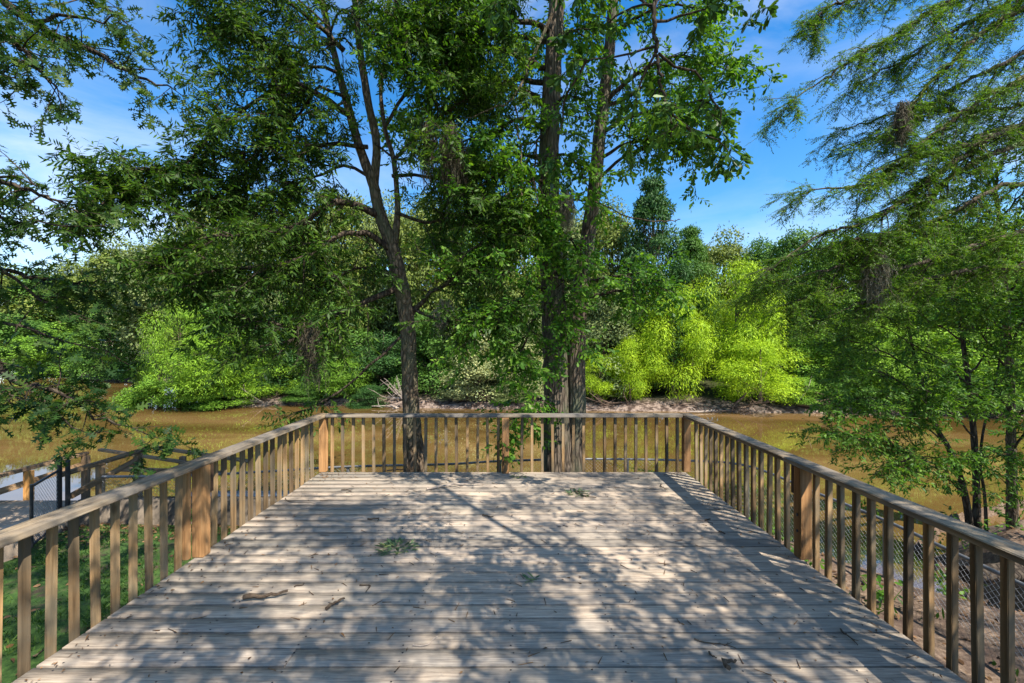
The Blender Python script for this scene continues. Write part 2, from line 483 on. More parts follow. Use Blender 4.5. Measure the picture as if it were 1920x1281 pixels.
def P_(d, *pts, dend=None):
    """photo points to a path; depth goes from d to dend"""
    n = len(pts); dend = d if dend is None else dend
    return [px(x, y, d + (dend - d) * i / (n - 1)) for i, (x, y) in enumerate(pts)]


# ------------------------------------------------------------------ terrain
_xb = np.array([-140, -80, -60, -40, -25, -21.5, -19, -12, -5, 4, 11, 17, 30, 60, 140.])
_yb = np.array([110, 75, 57, 46, 40.5, 31, 27.2, 28.6, 27.0, 26.2, 25.6, 25.0, 23.5, 22, 18.])
_xn = np.array([-140, -40, -8.6, -6.5, -6.1, 2.6, 3.4, 4.1, 4.6, 5.3, 6.0, 6.9, 7.7, 9.5, 14, 40, 140.])
_yn = np.array([4, 6.5, 7.2, 7.3, 8.9, 9.0, 8.5, 7.2, 6.6, 6.3, 6.3, 6.6, 8.7, 9.9, 11.5, 12, 10.])
WATER = -2.2


def vnoise(x, y, s, seed=0):
    return (np.sin(x * s * 1.3 + seed + 1.7 * np.sin(y * s * .9 + seed)) * np.sin(y * s * 1.1 - seed * 2 + 1.3 * np.sin(x * s * .7)))


def ground(x, y):
    x = np.asarray(x, float); y = np.asarray(y, float)
    yb = np.interp(x, _xb, _yb); yn = np.interp(x, _xn, _yn)
    n = yn - y
    base = np.interp(x, [-30, 2.6, 4, 6, 8, 12], [-.92, -.92, -1.0, -1.12, -1.5, -1.6])
    # behind the low wall the ground steps down to the fence
    back = np.interp(y, [6.72, 6.82], [0, 1]) * np.interp(x, [2.2, 4.0], [1, 0])
    near = np.interp(n, [-1.6, -.15, .12, .5, 1.5], [-3.4, -2.35, -1.95, -1.5, 0])
    near = np.where(n < .12, near, np.where(n > 1.5, base, np.minimum(base, base + near * .45)))
    near = np.where(n >= .12, near - back * .42, near)
    t = y - yb
    far = np.interp(t, [-3, -.4, 0, .5, 1.6, 4, 12, 40, 120], [-3.4, -2.5, -2.2, -1.95, -1.7, -1.45, -1.2, -.6, 1.0])
    z = np.where(t > -3, far, near)
    z = z + .03 * vnoise(x, y, 2.1, 1) + .012 * vnoise(x, y, 7, 3) + np.where(t > -.5, .1 * vnoise(x, y, .9, 5), 0)
    return z


def terrain():
    xs = np.unique(np.concatenate([np.linspace(-160, -26, 60), np.linspace(-26, -8, 90), np.linspace(-8, 12, 200), np.linspace(12, 30, 90), np.linspace(30, 160, 50)]))
    ys = np.unique(np.concatenate([np.linspace(-40, -2, 20), np.linspace(-2, 11, 160), np.linspace(11, 22, 24), np.linspace(22, 34, 110), np.linspace(34, 60, 70), np.linspace(60, 240, 50)]))
    X, Y = np.meshgrid(xs, ys)
    mb = MB(); mb.grid(np.stack([X, Y, ground(X, Y)], -1))
    m, nt, out = new_mat('earth_and_lawn')
    tc = nt.nodes.new('ShaderNodeTexCoord'); sp = nt.nodes.new('ShaderNodeSeparateXYZ'); nt.links.new(tc.outputs['Object'], sp.inputs[0])
    v = tc.outputs['Object']
    n1 = noise(nt, v, 3, 6, .65); n2 = noise(nt, v, 22, 6, .7); n3 = noise(nt, v, .5, 5, .6)
    soil = ramp(nt, n2, [(.3, (.06, .04, .027)), (.5, (.145, .10, .068)), (.7, (.26, .19, .135))])
    soil = mixc(nt, ramp(nt, n1, [(.5, (0, 0, 0)), (.62, (1, 1, 1))]), soil, (.09, .06, .045))
    lawn = ramp(nt, n2, [(.3, (.02, .045, .012)), (.55, (.045, .095, .02)), (.75, (.09, .14, .035))])
    lawn = mixc(nt, ramp(nt, n1, [(.52, (0, 0, 0)), (.66, (1, 1, 1))]), lawn, (.075, .055, .035))
    sand = ramp(nt, n2, [(.3, (.13, .09, .067)), (.5, (.25, .185, .145)), (.75, (.40, .32, .26))])
    sand = mixc(nt, ramp(nt, n1, [(.43, (0, 0, 0)), (.56, (1, 1, 1))]), sand, (.06, .04, .03))
    wood_floor = ramp(nt, n2, [(.3, (.02, .025, .01)), (.55, (.05, .055, .02)), (.8, (.1, .1, .04))])
    # lawn to the left of the deck, soil to the right of it
    side = mathn(nt, 'MULTIPLY_ADD', sp.outputs[0], .8); side.node.inputs[2].default_value = -.9
    side = mathn(nt, 'ADD', side, mathn(nt, 'MULTIPLY', n3, 1.2), True)
    near = mixc(nt, side, lawn, soil)
    hz = mathn(nt, 'ADD', sp.outputs[2], mathn(nt, 'MULTIPLY', n1, .35))
    bank = mixc(nt, ramp(nt, mathn(nt, 'ADD', hz, 2.4), [(.72, (0, 0, 0)), (1.0, (1, 1, 1))]), sand, wood_floor)
    fy = mathn(nt, 'SUBTRACT', sp.outputs[1], 15.0, True)
    col = mixc(nt, fy, near, bank)
    principled(nt, out, col, .92, .15, bump(nt, n2, .6, .03))
    o = mb.build('ground', m, None, True); tag(o, kind='structure')


terrain()


def water():
    xs = np.linspace(-160, 160, 81); ys = np.linspace(4.5, 150, 61)
    X, Y = np.meshgrid(xs, ys); mb = MB(); mb.grid(np.stack([X, Y, np.full_like(X, WATER)], -1))
    m, nt, out = new_mat('muddy_river_water')
    w1 = noise(nt, coords(nt, (.3, 1, 1)), 1.3, 2, .45, .3); w2 = noise(nt, coords(nt, (.5, 1, 1)), 9, 3, .5)
    h = mathn(nt, 'ADD', mathn(nt, 'MULTIPLY', w1, .8), mathn(nt, 'MULTIPLY', w2, .012))
    sw = noise(nt, coords(nt, (.35, 1, 1)), .22, 4, .6, .5)
    col = ramp(nt, sw, [(.36, (.09, .054, .015)), (.5, (.135, .08, .024)), (.64, (.215, .128, .047))])
    p = principled(nt, out, col, .03, .5, bump(nt, h, .04, .05))
    p.inputs['IOR'].default_value = 2.4
    o = mb.build('river_water', m, None, True); tag(o, kind='structure')


water()

# ------------------------------------------------------------------ deck
XL, XR, YF, YN = -2.56, 2.335, 6.09, -.9
deck = thing('wooden_deck', (0, 3, 0), 'weathered grey plank deck with brown wooden railing round three sides above the river bank', 'deck')
mb = MB(); k = -24
y = 2.433
nails = MB()
edges = [2.433 + .1432 * i for i in range(-24, 27)]
edges = [e for e in edges if YN < e < YF - .06]
edges.append(YF)
for a, b in zip(edges[:-1], edges[1:]):
    g = random.uniform(.006, .0105); dz = random.uniform(-.0015, .0015)
    x0, x1 = XL + random.uniform(-.006, .006), XR + random.uniform(-.006, .006)
    cut = -1.22 if 2.3 < a < 2.5 else None
    spans = [(x0, x1)] if cut is None else [(x0, cut - .002), (cut + .002, x1)]
    for s0, s1 in spans: mb.box(s0, s1, a + g / 2, b - g / 2, -.032, dz, .003)
    for jx in np.arange(-2.44, 2.34, .61):
        for t in (.22, .78):
            p = np.array([jx + random.uniform(-.012, .012), a + (b - a) * t + random.uniform(-.008, .008), dz + .0008])
            aa = np.linspace(0, 2 * np.pi, 6, endpoint=False)
            nails.polys((p + np.stack([.0058 * np.cos(aa), .0058 * np.sin(aa), 0 * aa], -1))[None])
child(mb, 'decking', M['decking'], deck)
tag(child(nails, 'nail_heads', M['black_pipe'], deck), kind='stuff')
mb = MB()
mb.box(XL + .01, XR - .01, YF - .085, YF - .045, -.28, -.036)
for xx in (XL + .03, XR - .03): mb.box(xx - .019, xx + .019, YN, YF - .09, -.28, -.036)
for jx in np.arange(-1.83, 2.0, .61): mb.box(jx - .019, jx + .019, YN, YF - .09, -.22, -.037)
child(mb, 'frame', M['grey_x'], deck)
for xx in (-2.3, 0, 2.1):
    for yy in (0.3, 3.0, 5.7):
        mb = MB(); mb.box(xx - .07, xx + .07, yy - .07, yy + .07, -1.3, -.29, .005); child(mb, 'support_post', M['grey_z'], deck)

bal_me = {}


def baluster(parent, x, y, hi=.733):
    z0, z1 = -.21, hi
    if 'b' not in bal_me:
        q = MB(); q.box(-.0185, .0185, -.0185, .0185, z0, z1, .003)
        o = q.build('baluster', M['baluster'], parent); bal_me['b'] = o
    else:
        o = bal_me['b'].copy(); C.objects.link(o); o.parent = parent
    o.location = (x, y, 0); o.rotation_euler = (random.uniform(-.011, .011), random.uniform(-.011, .011), random.uniform(-.14, .14))
    return o


def post(parent, x, y, cleat=None):
    q = MB(); q.box(-.047, .047, -.047, .047, .001, .733, .005); o = q.build('post', M['post'], parent); o.location = (x, y, 0)
    if cleat:
        q = MB(); q.box(-.022, .022, -.02, .02, .5, .7325, .003); c = q.build('cleat', M['cleat'], parent); c.location = (x + cleat[0], y + cleat[1], 0)
    return o


def railing(label):
    o = bpy.data.objects.new('railing', None); C.objects.link(o); o.parent = deck; o.location = (0, -3, 0); o['label'] = label
    return o


# left
r = railing('left railing of the deck beside the lawn')
q = MB(); q.box(-.072, .072, 1.45, 4.05, .735, .773, .005); c = q.build('rail_cap', M['cap_side'], r); c.location = (-2.563, 0, 0)
q = MB(); q.box(-.072, .072, 4.054, 6.20, .735, .773, .005); c = q.build('rail_cap', M['cap_side'], r); c.location = (-2.561, 0, 0)
post(r, -2.535, 3.705, (.02, .072))
q = MB(); q.box(-.03, .02, -.02, .02, .001, .733, .004); c = q.build('post_sister_board', M['post'], r); c.location = (-2.60, 3.635, 0)
for yy in [2.404 + .1385 * k for k in range(-6, 9)]: baluster(r, -2.585, yy)
for yy in [3.80 + .1385 * k for k in range(0, 16)]: baluster(r, -2.585, yy)
# right
r = railing('right railing of the deck beside the bare soil bank')
q = MB(); q.box(-.072, .072, 1.45, 3.84, .735, .773, .005); c = q.build('rail_cap', M['cap_side'], r); c.location = (2.37, 0, 0)
q = MB(); q.box(-.072, .072, 3.844, 6.20, .735, .773, .005); c = q.build('rail_cap', M['cap_side'], r); c.location = (2.368, 0, 0)
post(r, 2.357, 3.667, (-.02, .07))
for bz in (.22, .35):
    q = MB(); q.tube([(2.303, 3.66, bz), (2.3095, 3.66, bz)], .011, 8); q.build('bolt', M['black_pipe'], r)
for yy in [2.168 + .1365 * k for k in range(-5, 11)]: baluster(r, 2.373, yy)
for yy in [3.765 + .1365 * k for k in range(0, 16)]: baluster(r, 2.373, yy)
# far
r = railing('far railing of the deck facing the river')
q = MB(); q.box(-2.488, 2.295, -.072, .072, .735, .773, .005); c = q.build('rail_cap', M['cap_far'], r); c.location = (0, 6.125, 0)
q = MB()
post(r, -2.535, 6.115); post(r, 2.357, 6.115); post(r, (948 - CX) * 6.1 / F, 6.055)
xc = (948 - CX) * 6.12 / F
for kx in [617 + 19.45 * i for i in range(0, 17)] + [972 + 19.45 * i for i in range(0, 16)]:
    xx = (kx + 6 - CX) * 6.12 / F
    if xx < 2.29 and abs(xx - xc) > .07: baluster(r, xx, 6.118)
    elif abs(xx - xc) > .04 and xx < 2.29: baluster(r, xx, 6.118)

# ------------------------------------------------------------------ things lying on the deck
def deck_at(x, y):
    d = F * CH / (y - CY); return np.array([(x - CX) * d / F, d, .003])


def twig(label, a, b, r, bend=.1, forks=2, mat='twig', name='fallen_twig'):
    A, B = deck_at(*a), deck_at(*b); A[2] = B[2] = r * 1.1
    n = 9; t = np.linspace(0, 1, n)[:, None]; P = A + (B - A) * t
    d = B - A; s = np.array([-d[1], d[0], 0]); ph = random.uniform(0, 6)
    P = P + s * bend * (np.sin(t * 5 + ph) - np.sin(ph) * (1 - t) - np.sin(5 + ph) * t) + np.array([0, 0, 1]) * r * (rng.random((n, 1)))
    q = MB(); q.tube(P, np.linspace(r, r * .45, n), 6, .35)
    for k in range(forks):
        i = random.randint(2, n - 3); L = np.linalg.norm(d) * random.uniform(.12, .3)
        an = random.choice([-1, 1]) * random.uniform(.5, 1.1); u = d / np.linalg.norm(d)
        e = P[i] + L * np.array([u[0] * math.cos(an) - u[1] * math.sin(an), u[0] * math.sin(an) + u[1] * math.cos(an), .1])
        e[2] = max(e[2], r * .5); q.tube([P[i], (P[i] + e) / 2 + rng.normal(0, L * .06, 3) * np.array([1, 1, .2]), e], [r * .6, r * .5, r * .25], 5)
    o = q.build(name, M[mat], None, True); localise(o, A); tag(o, label, 'twig', 'twigs fallen on the deck')


twig('thick dark broken stick lying across the left front planks of the deck', (456, 1128), (540, 1116), .016, .04, 1)
twig('short dark stick with a splayed end right of the thick broken stick', (612, 1146), (646, 1126), .012, .05, 1)
twig('long thin pale curved branch on the far planks of the deck left of the trunks', (800, 920), (903, 911), .014, .06, 1, 'drift')
twig('dark bent twig standing up slightly on the right near planks of the deck', (1366, 1262), (1380, 1246), .014, .25, 3)
twig('long hair-thin dark twig on the front planks right of centre', (1302, 1200), (1380, 1218), .004, .08, 3)
twig('thin dark twig lying in the shadow of the right railing cap', (1576, 1183), (1608, 1212), .006, .05, 1)
twig('dark forked twig with a yellow-green tuft beside it on the far planks', (1076, 918), (1118, 936), .008, .12, 4)
twig('small curved twig below and right of the leafy sprig on the deck', (674, 1100), (686, 1112), .005, .3, 1)
twig('small hooked twig left of the short splayed stick', (552, 1102), (570, 1094), .005, .3, 0)
twig('pale thin twig with a crooked end on the sunny front planks', (774, 1212), (820, 1195), .004, .15, 1, 'drift')
twig('small dark twig close to the far right corner post of the deck', (1240, 910), (1250, 920), .007, .1, 1)
twig('small dark hooked twig on the right planks before the bolted post', (1332, 975), (1336, 985), .006, .3, 0)
twig('short straight dark twig on the right planks in dappled light', (1348, 998), (1360, 1004), .008, .05, 0)
twig('tiny dark twig near the front of the deck under the right stick', (1330, 1225), (1344, 1236), .006, .15, 2)
twig('short dark twig pair below the far pale branch', (905, 968), (925, 972), .009, .05, 1)
twig('dark twig at the left edge of the far deck near the corner post', (640, 920), (660, 924), .007, .1, 1)
twig('dark crumpled twig left of the leafy sprig on the shady planks', (690, 975), (708, 980), .008, .3, 3)
twig('thin twig lying over the plank edges near the left railing foot', (535, 935), (590, 945), .004, .12, 0)
twig('tangle of dark twigs at the far edge of the deck before the leaning trunk', (725, 884), (770, 886), .009, .12, 5)


def sprig(label, c, r, n, mat='sprig', L=.07, W=.016):
    A = deck_at(*c); q = MB()
    an = rng.uniform(0, 6.28, n); rad = r * np.sqrt(rng.random(n))
    P = A + np.stack([rad * np.cos(an), rad * np.sin(an) * .75, .004 + .05 * rng.random(n) * (1 - rad / r)], -1)
    D = np.stack([np.cos(an + rng.normal(0, .7, n)), np.sin(an + rng.normal(0, .7, n)), rng.uniform(-.05, .35, n)], -1)
    q.leaves(P, D, nrm(rng.normal(0, .35, (n, 3)) + [0, 0, 1]), rng.uniform(L * .6, L * 1.3, n), W, NARROW, .3)
    q.sticks(np.repeat(A[None] + [0, 0, .006], 7, 0), A + np.stack([r * np.cos(np.arange(7)), .7 * r * np.sin(np.arange(7)), np.full(7, .01)], -1), .003, .0015)
    o = q.build('fallen_sprig', M[mat]); localise(o, A); tag(o, label, 'sprig')


sprig('clump of wilted green leaves lying on the left middle of the deck', (745, 1029), .15, 110)
sprig('small yellow-green leaf tuft beside the forked dark twig on the deck', (1085, 927), .11, 50)
sprig('curled yellow leaf clump on the far planks near the middle railing post', (972, 896), .07, 22)
sprig('bright little leaf tip lying on the planks right of the leafy sprig', (998, 1090), .035, 9)

# uncountable bits
q = MB(); n = 900
lx = np.where(rng.random(n) < .35, np.where(rng.random(n) < .5, XL + .05 + np.abs(rng.normal(0, .15, n)), XR - .05 - np.abs(rng.normal(0, .15, n))), rng.uniform(XL + .1, XR - .1, n))
ly = np.where(rng.random(n) < .2, YF - .06 - np.abs(rng.normal(0, .15, n)), rng.uniform(1.6, YF - .08, n))
P = np.stack([lx, ly, np.full(n, .006)], -1)
an = rng.uniform(0, 6.28, n)
q.leaves(P, np.stack([np.cos(an), np.sin(an), rng.uniform(-.1, .3, n)], -1), nrm(rng.normal(0, .5, (n, 3)) + [0, 0, 1]), rng.uniform(.01, .04, n) * np.where(rng.random(n) < .12, 1.6, .85), rng.uniform(.005, .014, n), BROAD, .6)
n = 260
P = np.stack([rng.uniform(XL + .1, XR - .1, n), rng.uniform(1.6, YF - .08, n), np.full(n, .005)], -1); an = rng.uniform(0, 6.28, n)
q.sticks(P, P + np.stack([np.cos(an), np.sin(an), 0 * an], -1) * rng.uniform(.015, .09, n)[:, None], .003, .0015, 4)
tag(q.build('leaf_litter', M['dry_leaf']), 'specks of dry leaves and tiny twig bits scattered over the deck planks', 'leaf litter', kind='stuff')

# ------------------------------------------------------------------ seawall, ledge, steps
q = MB(); q.box(-6.35, 2.2, 6.62, 6.80, -1.3, -.565, .012)
o = q.build('low_retaining_wall', M['wall']); localise(o, (-4, 6.7, -1)); tag(o, 'low dark stained concrete wall along the far edge of the lawn', 'wall')
q = MB(); q.box(-6.3, 2.9, 8.42, 9.0, -3.3, -1.2, .015)
o = q.build('concrete_bulkhead', M['concrete']); localise(o, (-4, 8.7, -2)); tag(o, 'pale concrete bulkhead ledge at the water behind the wire fence', 'bulkhead')
q = MB(); q.box(-8.6, -6.36, 5.75, 6.9, -1.5, -.66, .015); q.box(-8.6, -6.2, 5.2, 5.745, -1.2, -.76, .015)
o = q.build('concrete_steps', M['steps']); localise(o, (-7.4, 5.8, -1)); tag(o, 'sandy concrete steps leading from the lawn up to the boardwalk', 'steps')

# ------------------------------------------------------------------ wire fence and gate
def chain_link(q, a, b, z0a, z0b, h, step=.062, r=.0016):
    """woven diamond mesh between a and b (xy)"""
    a = np.array(a, float); b = np.array(b, float); L = np.linalg.norm(b - a)
    n = int(L / (step / 1)); m = int(h / (step / 2)) + 1
    s = np.linspace(0, L, n + 1); rows = np.arange(m + 1)
    nv = np.array([-(b - a)[1], (b - a)[0]]) / L
    A = []; B = []
    for j in range(m):
        off0 = (step / 2 if j % 2 else 0); 
        for sg in (0, 1):
            x0 = np.clip(s + off0, 0, L); x1 = np.clip(s + off0 + (step / 2 if sg else -step / 2), 0, L)
            zz0 = z0a + (z0b - z0a) * x0 / L + j * h / m; zz1 = z0a + (z0b - z0a) * x1 / L + (j + 1) * h / m
            p0 = a + (b - a) * (x0 / L)[:, None]; p1 = a + (b - a) * (x1 / L)[:, None]
            w = .003 * (1 if sg else -1)
            A.append(np.concatenate([p0 + nv * w, zz0[:, None]], 1)); B.append(np.concatenate([p1 + nv * w, zz1[:, None]], 1))
    q.sticks(np.concatenate(A), np.concatenate(B), r, r, 3)


fx = [(-6.3, 6.98), (-5.1, 7.03), (-4.0, 7.25), (-2.73, 7.55), (-1.1, 7.7), (-.2, 7.9), (1.28, 8.04), (2.97, 7.95), (3.95, 7.6), (4.2, 6.2), (4.34, 5.3), (4.36, 4.5), (4.37, 3.6), (4.38, 2.4)]
fence = thing('chain_link_fence', (0, 8, -1.3), 'grey chain link fence with pipe top rail round the far and right sides', 'fence')
top = -.33
q = MB()
for a, b in zip(fx[:-1], fx[1:]):
    chain_link(q, a, b, -1.38, -1.38, 1.05, r=.0013 if a[0] < 4.1 else .0015)
child(q, 'wire_mesh', M['wire'], fence)
q = MB(); q.tube(smooth_path([(x, yv, top) for x, yv in fx], 90), .019, 8)
child(q, 'top_rail', M['pipe'], fence, True)
for (x, yv) in [(-5.1, 7.05), (-2.73, 7.57), (-.2, 7.93), (2.05, 8.02), (3.97, 7.62), (4.36, 5.28), (4.4, 3.0)]:
    q = MB(); q.tube([(x, yv, -1.8), (x, yv, -.34)], .026, 10); child(q, 'fence_post', M['pipe'], fence, True)

gate = thing('chain_link_gate', (-6.5, 6.5, -.9), 'open chain link gate with black pipe frame between the steps and the wall', 'gate')
q = MB()
g0, g1 = np.array([-6.5, 6.5]), np.array([-6.12, 5.78])
for (p0, p1) in (((*g0, -.1), (*g1, -.1)), ((*g0, -.85), (*g1, -.85)), ((*g0, -.85), (*g0, -.1)), ((*g1, -.88), (*g1, -.07))):
    q.tube([p0, p1], .018, 8)
child(q, 'gate_frame', M['black_pipe'], gate, True)
q = MB(); chain_link(q, g0, g1, -.85, -.85, .75); child(q, 'wire_mesh', M['wire'], gate)
for dx, hh in ((-.06, .06), (.06, .02)):
    q = MB(); q.tube([(-6.5 + dx, 6.58, -1.2), (-6.5 + dx, 6.58, hh)], .03, 10)
    q.tube([(-6.5 + dx, 6.58, hh), (-6.5 + dx, 6.58, hh + .03)], [.034, .012], 10); child(q, 'gate_post', M['black_pipe'], gate, True)

# ------------------------------------------------------------------ boardwalk to the water
bw = thing('boardwalk', (-7.1, 7.5, -.5), 'old grey wooden boardwalk with handrails leading from the gate to the water', 'boardwalk')
q = MB()
for i in range(9): q.box(-7.55, -6.45, 6.95 + i * .145, 7.088 + i * .145, -1.16, -1.125, .004)
child(q, 'decking', M['grey_x'], bw)
q = MB(); q.beam((-7.45, 5.4, -.2), (-7.45, 7.95, -.2), .10, .05); child(q, 'handrail', M['grey_y'], bw)
q = MB(); q.beam((-7.45, 5.4, -.6 + .12), (-7.45, 7.9, -.48 + .1), .035, .09); child(q, 'lower_rail', M['grey_y'], bw)
q = MB(); q.beam((-6.6, 6.62, -.2), (-6.62, 8.15, -.19), .09, .06); child(q, 'handrail', M['grey_y'], bw)
q = MB(); q.beam((-6.56, 6.75, -.55), (-6.6, 8.1, -.3), .035, .09); child(q, 'lower_rail', M['grey_y'], bw)
for i, (x, yv, zt) in enumerate([(-7.4, 7.88, -.23), (-7.4, 6.95, -.23), (-7.4, 5.9, -.23), (-6.62, 7.3, -.235), (-6.62, 8.05, -.235)]):
    q = MB(); q.box(x - .045, x + .045, yv - .045, yv + .045, -2.9, zt, .004); child(q, 'post', M['orange_z'] if i == 1 else M['grey_z'], bw)

br = thing('broken_dock_railing', (-6.6, 8.9, -1), 'leaning broken wooden dock railing sagging to the right past the boardwalk', 'railing')
q = MB(); q.beam((-7.95, 8.75, -.33), (-6.0, 8.75, -.62), .09, .045); child(q, 'handrail', M['grey_x'], br)
q = MB(); q.beam((-7.2, 9.1, -.36), (-5.2, 9.0, -.62), .10, .05); child(q, 'handrail', M['grey_x'], br)
q = MB(); q.beam((-7.6, 8.8, -.72), (-5.6, 8.8, -.80), .035, .09); child(q, 'lower_rail', M['grey_x'], br)
for x, yv, lean, zt in ((-7.35, 8.9, .0, -.42), (-6.45, 8.9, .12, -.5), (-5.9, 8.9, .05, -.55), (-5.35, 9.05, .1, -.6)):
    q = MB(); q.beam((x - lean * 2, yv, -3), (x, yv, zt), .09, .09); child(q, 'post', M['grey_z'], br)

# ------------------------------------------------------------------ grass and ground litter (uncountable)
q = MB(); n = 46000
X = rng.uniform(-9.5, -2.4, n); Y = rng.uniform(1.2, 6.5, n)
keep = (vnoise(X, Y, 2.4, 2) + .6 * vnoise(X, Y, 6, 4) + rng.normal(0, .3, n) > -.12) & ~((X < -6.0) & (Y > 4.6))
X, Y = X[keep], Y[keep]; n = len(X)
P = np.stack([X, Y, ground(X, Y) - .003], -1)
D = nrm(np.stack([rng.normal(0, .7, n), rng.normal(0, .7, n), rng.uniform(.5, 1.1, n)], -1))
q.leaves(P, D, nrm(rng.normal(0, 1, (n, 3))), rng.uniform(.035, .085, n), rng.uniform(.006, .014, n), DIAM, .2)
n = 1500
X = rng.uniform(2.6, 5.6, n); Y = rng.uniform(1.5, 7.5, n); keep = vnoise(X, Y, 2.0, 9) > .25; X, Y = X[keep], Y[keep]; n = len(X)
P = np.stack([X, Y, ground(X, Y)], -1)
D = nrm(np.stack([rng.normal(0, .7, n), rng.normal(0, .7, n), rng.uniform(.4, 1.1, n)], -1))
q.leaves(P, D, nrm(rng.normal(0, 1, (n, 3))), rng.uniform(.05, .13, n), rng.uniform(.015, .04, n), NARROW, .2)
tag(q.build('grass', M['grass']), 'short patchy green grass of the lawn left of the deck', 'grass', kind='stuff')
q = MB(); n = 3600
X = np.concatenate([rng.uniform(2.5, 9, 2600), rng.uniform(-8, -2.6, 1000)]); Y = np.concatenate([rng.uniform(1.5, 8.0, 2600), 6.6 - np.abs(rng.normal(0, .25, 700)), rng.uniform(2, 6.5, 300)])
P = np.stack([X, Y, ground(X, Y) + .008], -1); an = rng.uniform(0, 6.28, n)
q.leaves(P, np.stack([np.cos(an), np.sin(an), rng.uniform(-.1, .4, n)], -1), nrm(rng.normal(0, .5, (n, 3)) + [0, 0, 1]), rng.uniform(.03, .09, n), rng.uniform(.015, .04, n), BROAD, .5)
tag(q.build('fallen_leaves', M['dry_leaf']), 'brown fallen leaves on the soil bank right of the deck and by the wall', 'leaf litter', kind='stuff')

# ------------------------------------------------------------------ near trees
# leaning willow-leaved oak behind the deck, left of centre
t = Tree()
t.stem(P_(7.0, (782, 990), (777, 880), (771, 780), (768, 690), (764, 600), (752, 530), (735, 460), (712, 400), (700, 345)), [.20, .16, .128, .12, .115, .118, .10, .088, .078])
t.stem(P_(7.0, (704, 360), (672, 270), (650, 190), (632, 120), (615, 50), (590, -80), (560, -250), (540, -420), dend=7.4), [.08, .065, .06, .05, .048, .042, .035, .02], 10)
t.stem(P_(7.0, (700, 352), (706, 270), (692, 200), (678, 110), (667, 10), (660, -150), (665, -320), (690, -480), dend=6.7), [.072, .062, .056, .05, .045, .038, .03, .02], 10)
t.stem(P_(7.0, (738, 470), (745, 390), (738, 300), (722, 240), (715, 150), (740, 30), (760, -100), dend=7.5), [.06, .045, .04, .035, .03, .02, .01], 8)
S = dict(per_m=15, sub=(.4, 1.05), twigs=15, droop=.3)
t.limb(P_(7, (710, 405), (680, 390), (640, 378), (600, 395), (540, 430), (460, 440), (380, 450), (300, 480), dend=5.6), .06, .012, **S)
t.limb(P_(7, (655, 215), (600, 180), (567, 158), (520, 168), (430, 228), (336, 309), (258, 319), dend=5.7), .05, .01, **S)
t.limb(P_(7, (655, 185), (600, 165), (567, 208), (523, 258), (480, 330), (440, 400), dend=6.6), .03, .008, **S)
t.limb(P_(7, (690, 276), (640, 271), (560, 272), (487, 277), (390, 300), (330, 330), dend=6), .035, .008, **S)
t.limb(P_(7, (645, 95), (600, 50), (537, 3), (450, -40), (400, -60), dend=6.2), .04, .01, **S)
t.limb(P_(7, (625, 80), (560, 90), (490, 70), (430, 40), (370, 30), dend=6.2), .03, .008, **S)
t.limb(P_(7, (640, 140), (560, 120), (490, 130), (430, 120), dend=6.2), .03, .008, **S)
t.limb(P_(7, (752, 535), (700, 560), (640, 590), (560, 610), (480, 600), (420, 590), dend=5.9), .05, .01, **S)
t.limb(P_(7, (735, 470), (690, 440), (640, 440), (580, 480), (500, 500), (420, 505), (340, 520), dend=5.6), .05, .01, **S)
t.limb(P_(7, (560, 400), (480, 370), (400, 350), (300, 360), (220, 350), (190, 380), dend=5.3), .03, .008, **S)
t.limb(P_(6.6, (620, 590), (560, 630), (500, 650), (450, 660), dend=5.8), .025, .006, per_m=7, sub=(.3, .6), twigs=9)
t.limb(P_(7, (765, 620), (700, 680), (640, 730), (580, 765), (545, 780), dend=6.35), .025, .006, per_m=4, sub=(.25, .5), twigs=7)
t.limb(P_(7, (765, 600), (800, 560), (850, 520), (900, 470), (940, 430), dend=6.6), .04, .01, **S)
t.limb(P_(7, (738, 300), (800, 240), (870, 190), (950, 150), dend=6.6), .03, .01, **S)
t.limb(P_(7, (735, 330), (790, 330), (850, 340), (920, 330), dend=6.8), .03, .01, **S)
t.limb(P_(7, (745, 400), (800, 420), (860, 400), (920, 400), dend=6.6), .03, .01, **S)
t.limb(P_(7, (760, 570), (820, 600), (870, 600), (920, 590), dend=6.5), .03, .01, **S)
t.limb(P_(7, (755, 545), (700, 500), (630, 520), (570, 550), dend=6.7), .03, .01, **S)
t.limb(P_(7, (720, 240), (770, 160), (830, 100), (900, 60), dend=6.6), .03, .01, **S)
t.limb(P_(7, (740, 30), (800, 20), (870, 10), (940, -20), dend=6.4), .03, .01, **S)
t.limb(P_(7, (680, 120), (740, 90), (790, 60), (860, 40), dend=6.5), .03, .01, **S)
t.limb(P_(7, (690, 330), (640, 310), (600, 330), (540, 340), (480, 390), dend=6.4), .03, .01, **S)
for pts, de in [([(678, 110), (640, 70), (600, 100), (560, 60)], 6.2), ([(668, 20), (700, -20), (740, 0), (770, 60)], 6.1), ([(620, 60), (640, 20), (680, 40), (720, 90)], 6.2), ([(705, 270), (750, 300), (790, 280), (830, 250)], 6.2), ([(650, 190), (600, 210), (540, 220), (480, 210)], 6.0), ([(615, 50), (560, 0), (500, -20), (440, 10)], 6.0)]:
    t.limb(P_(6.9, *pts, dend=de), .02, .006, per_m=8, sub=(.35, .8), twigs=12, droop=.3)
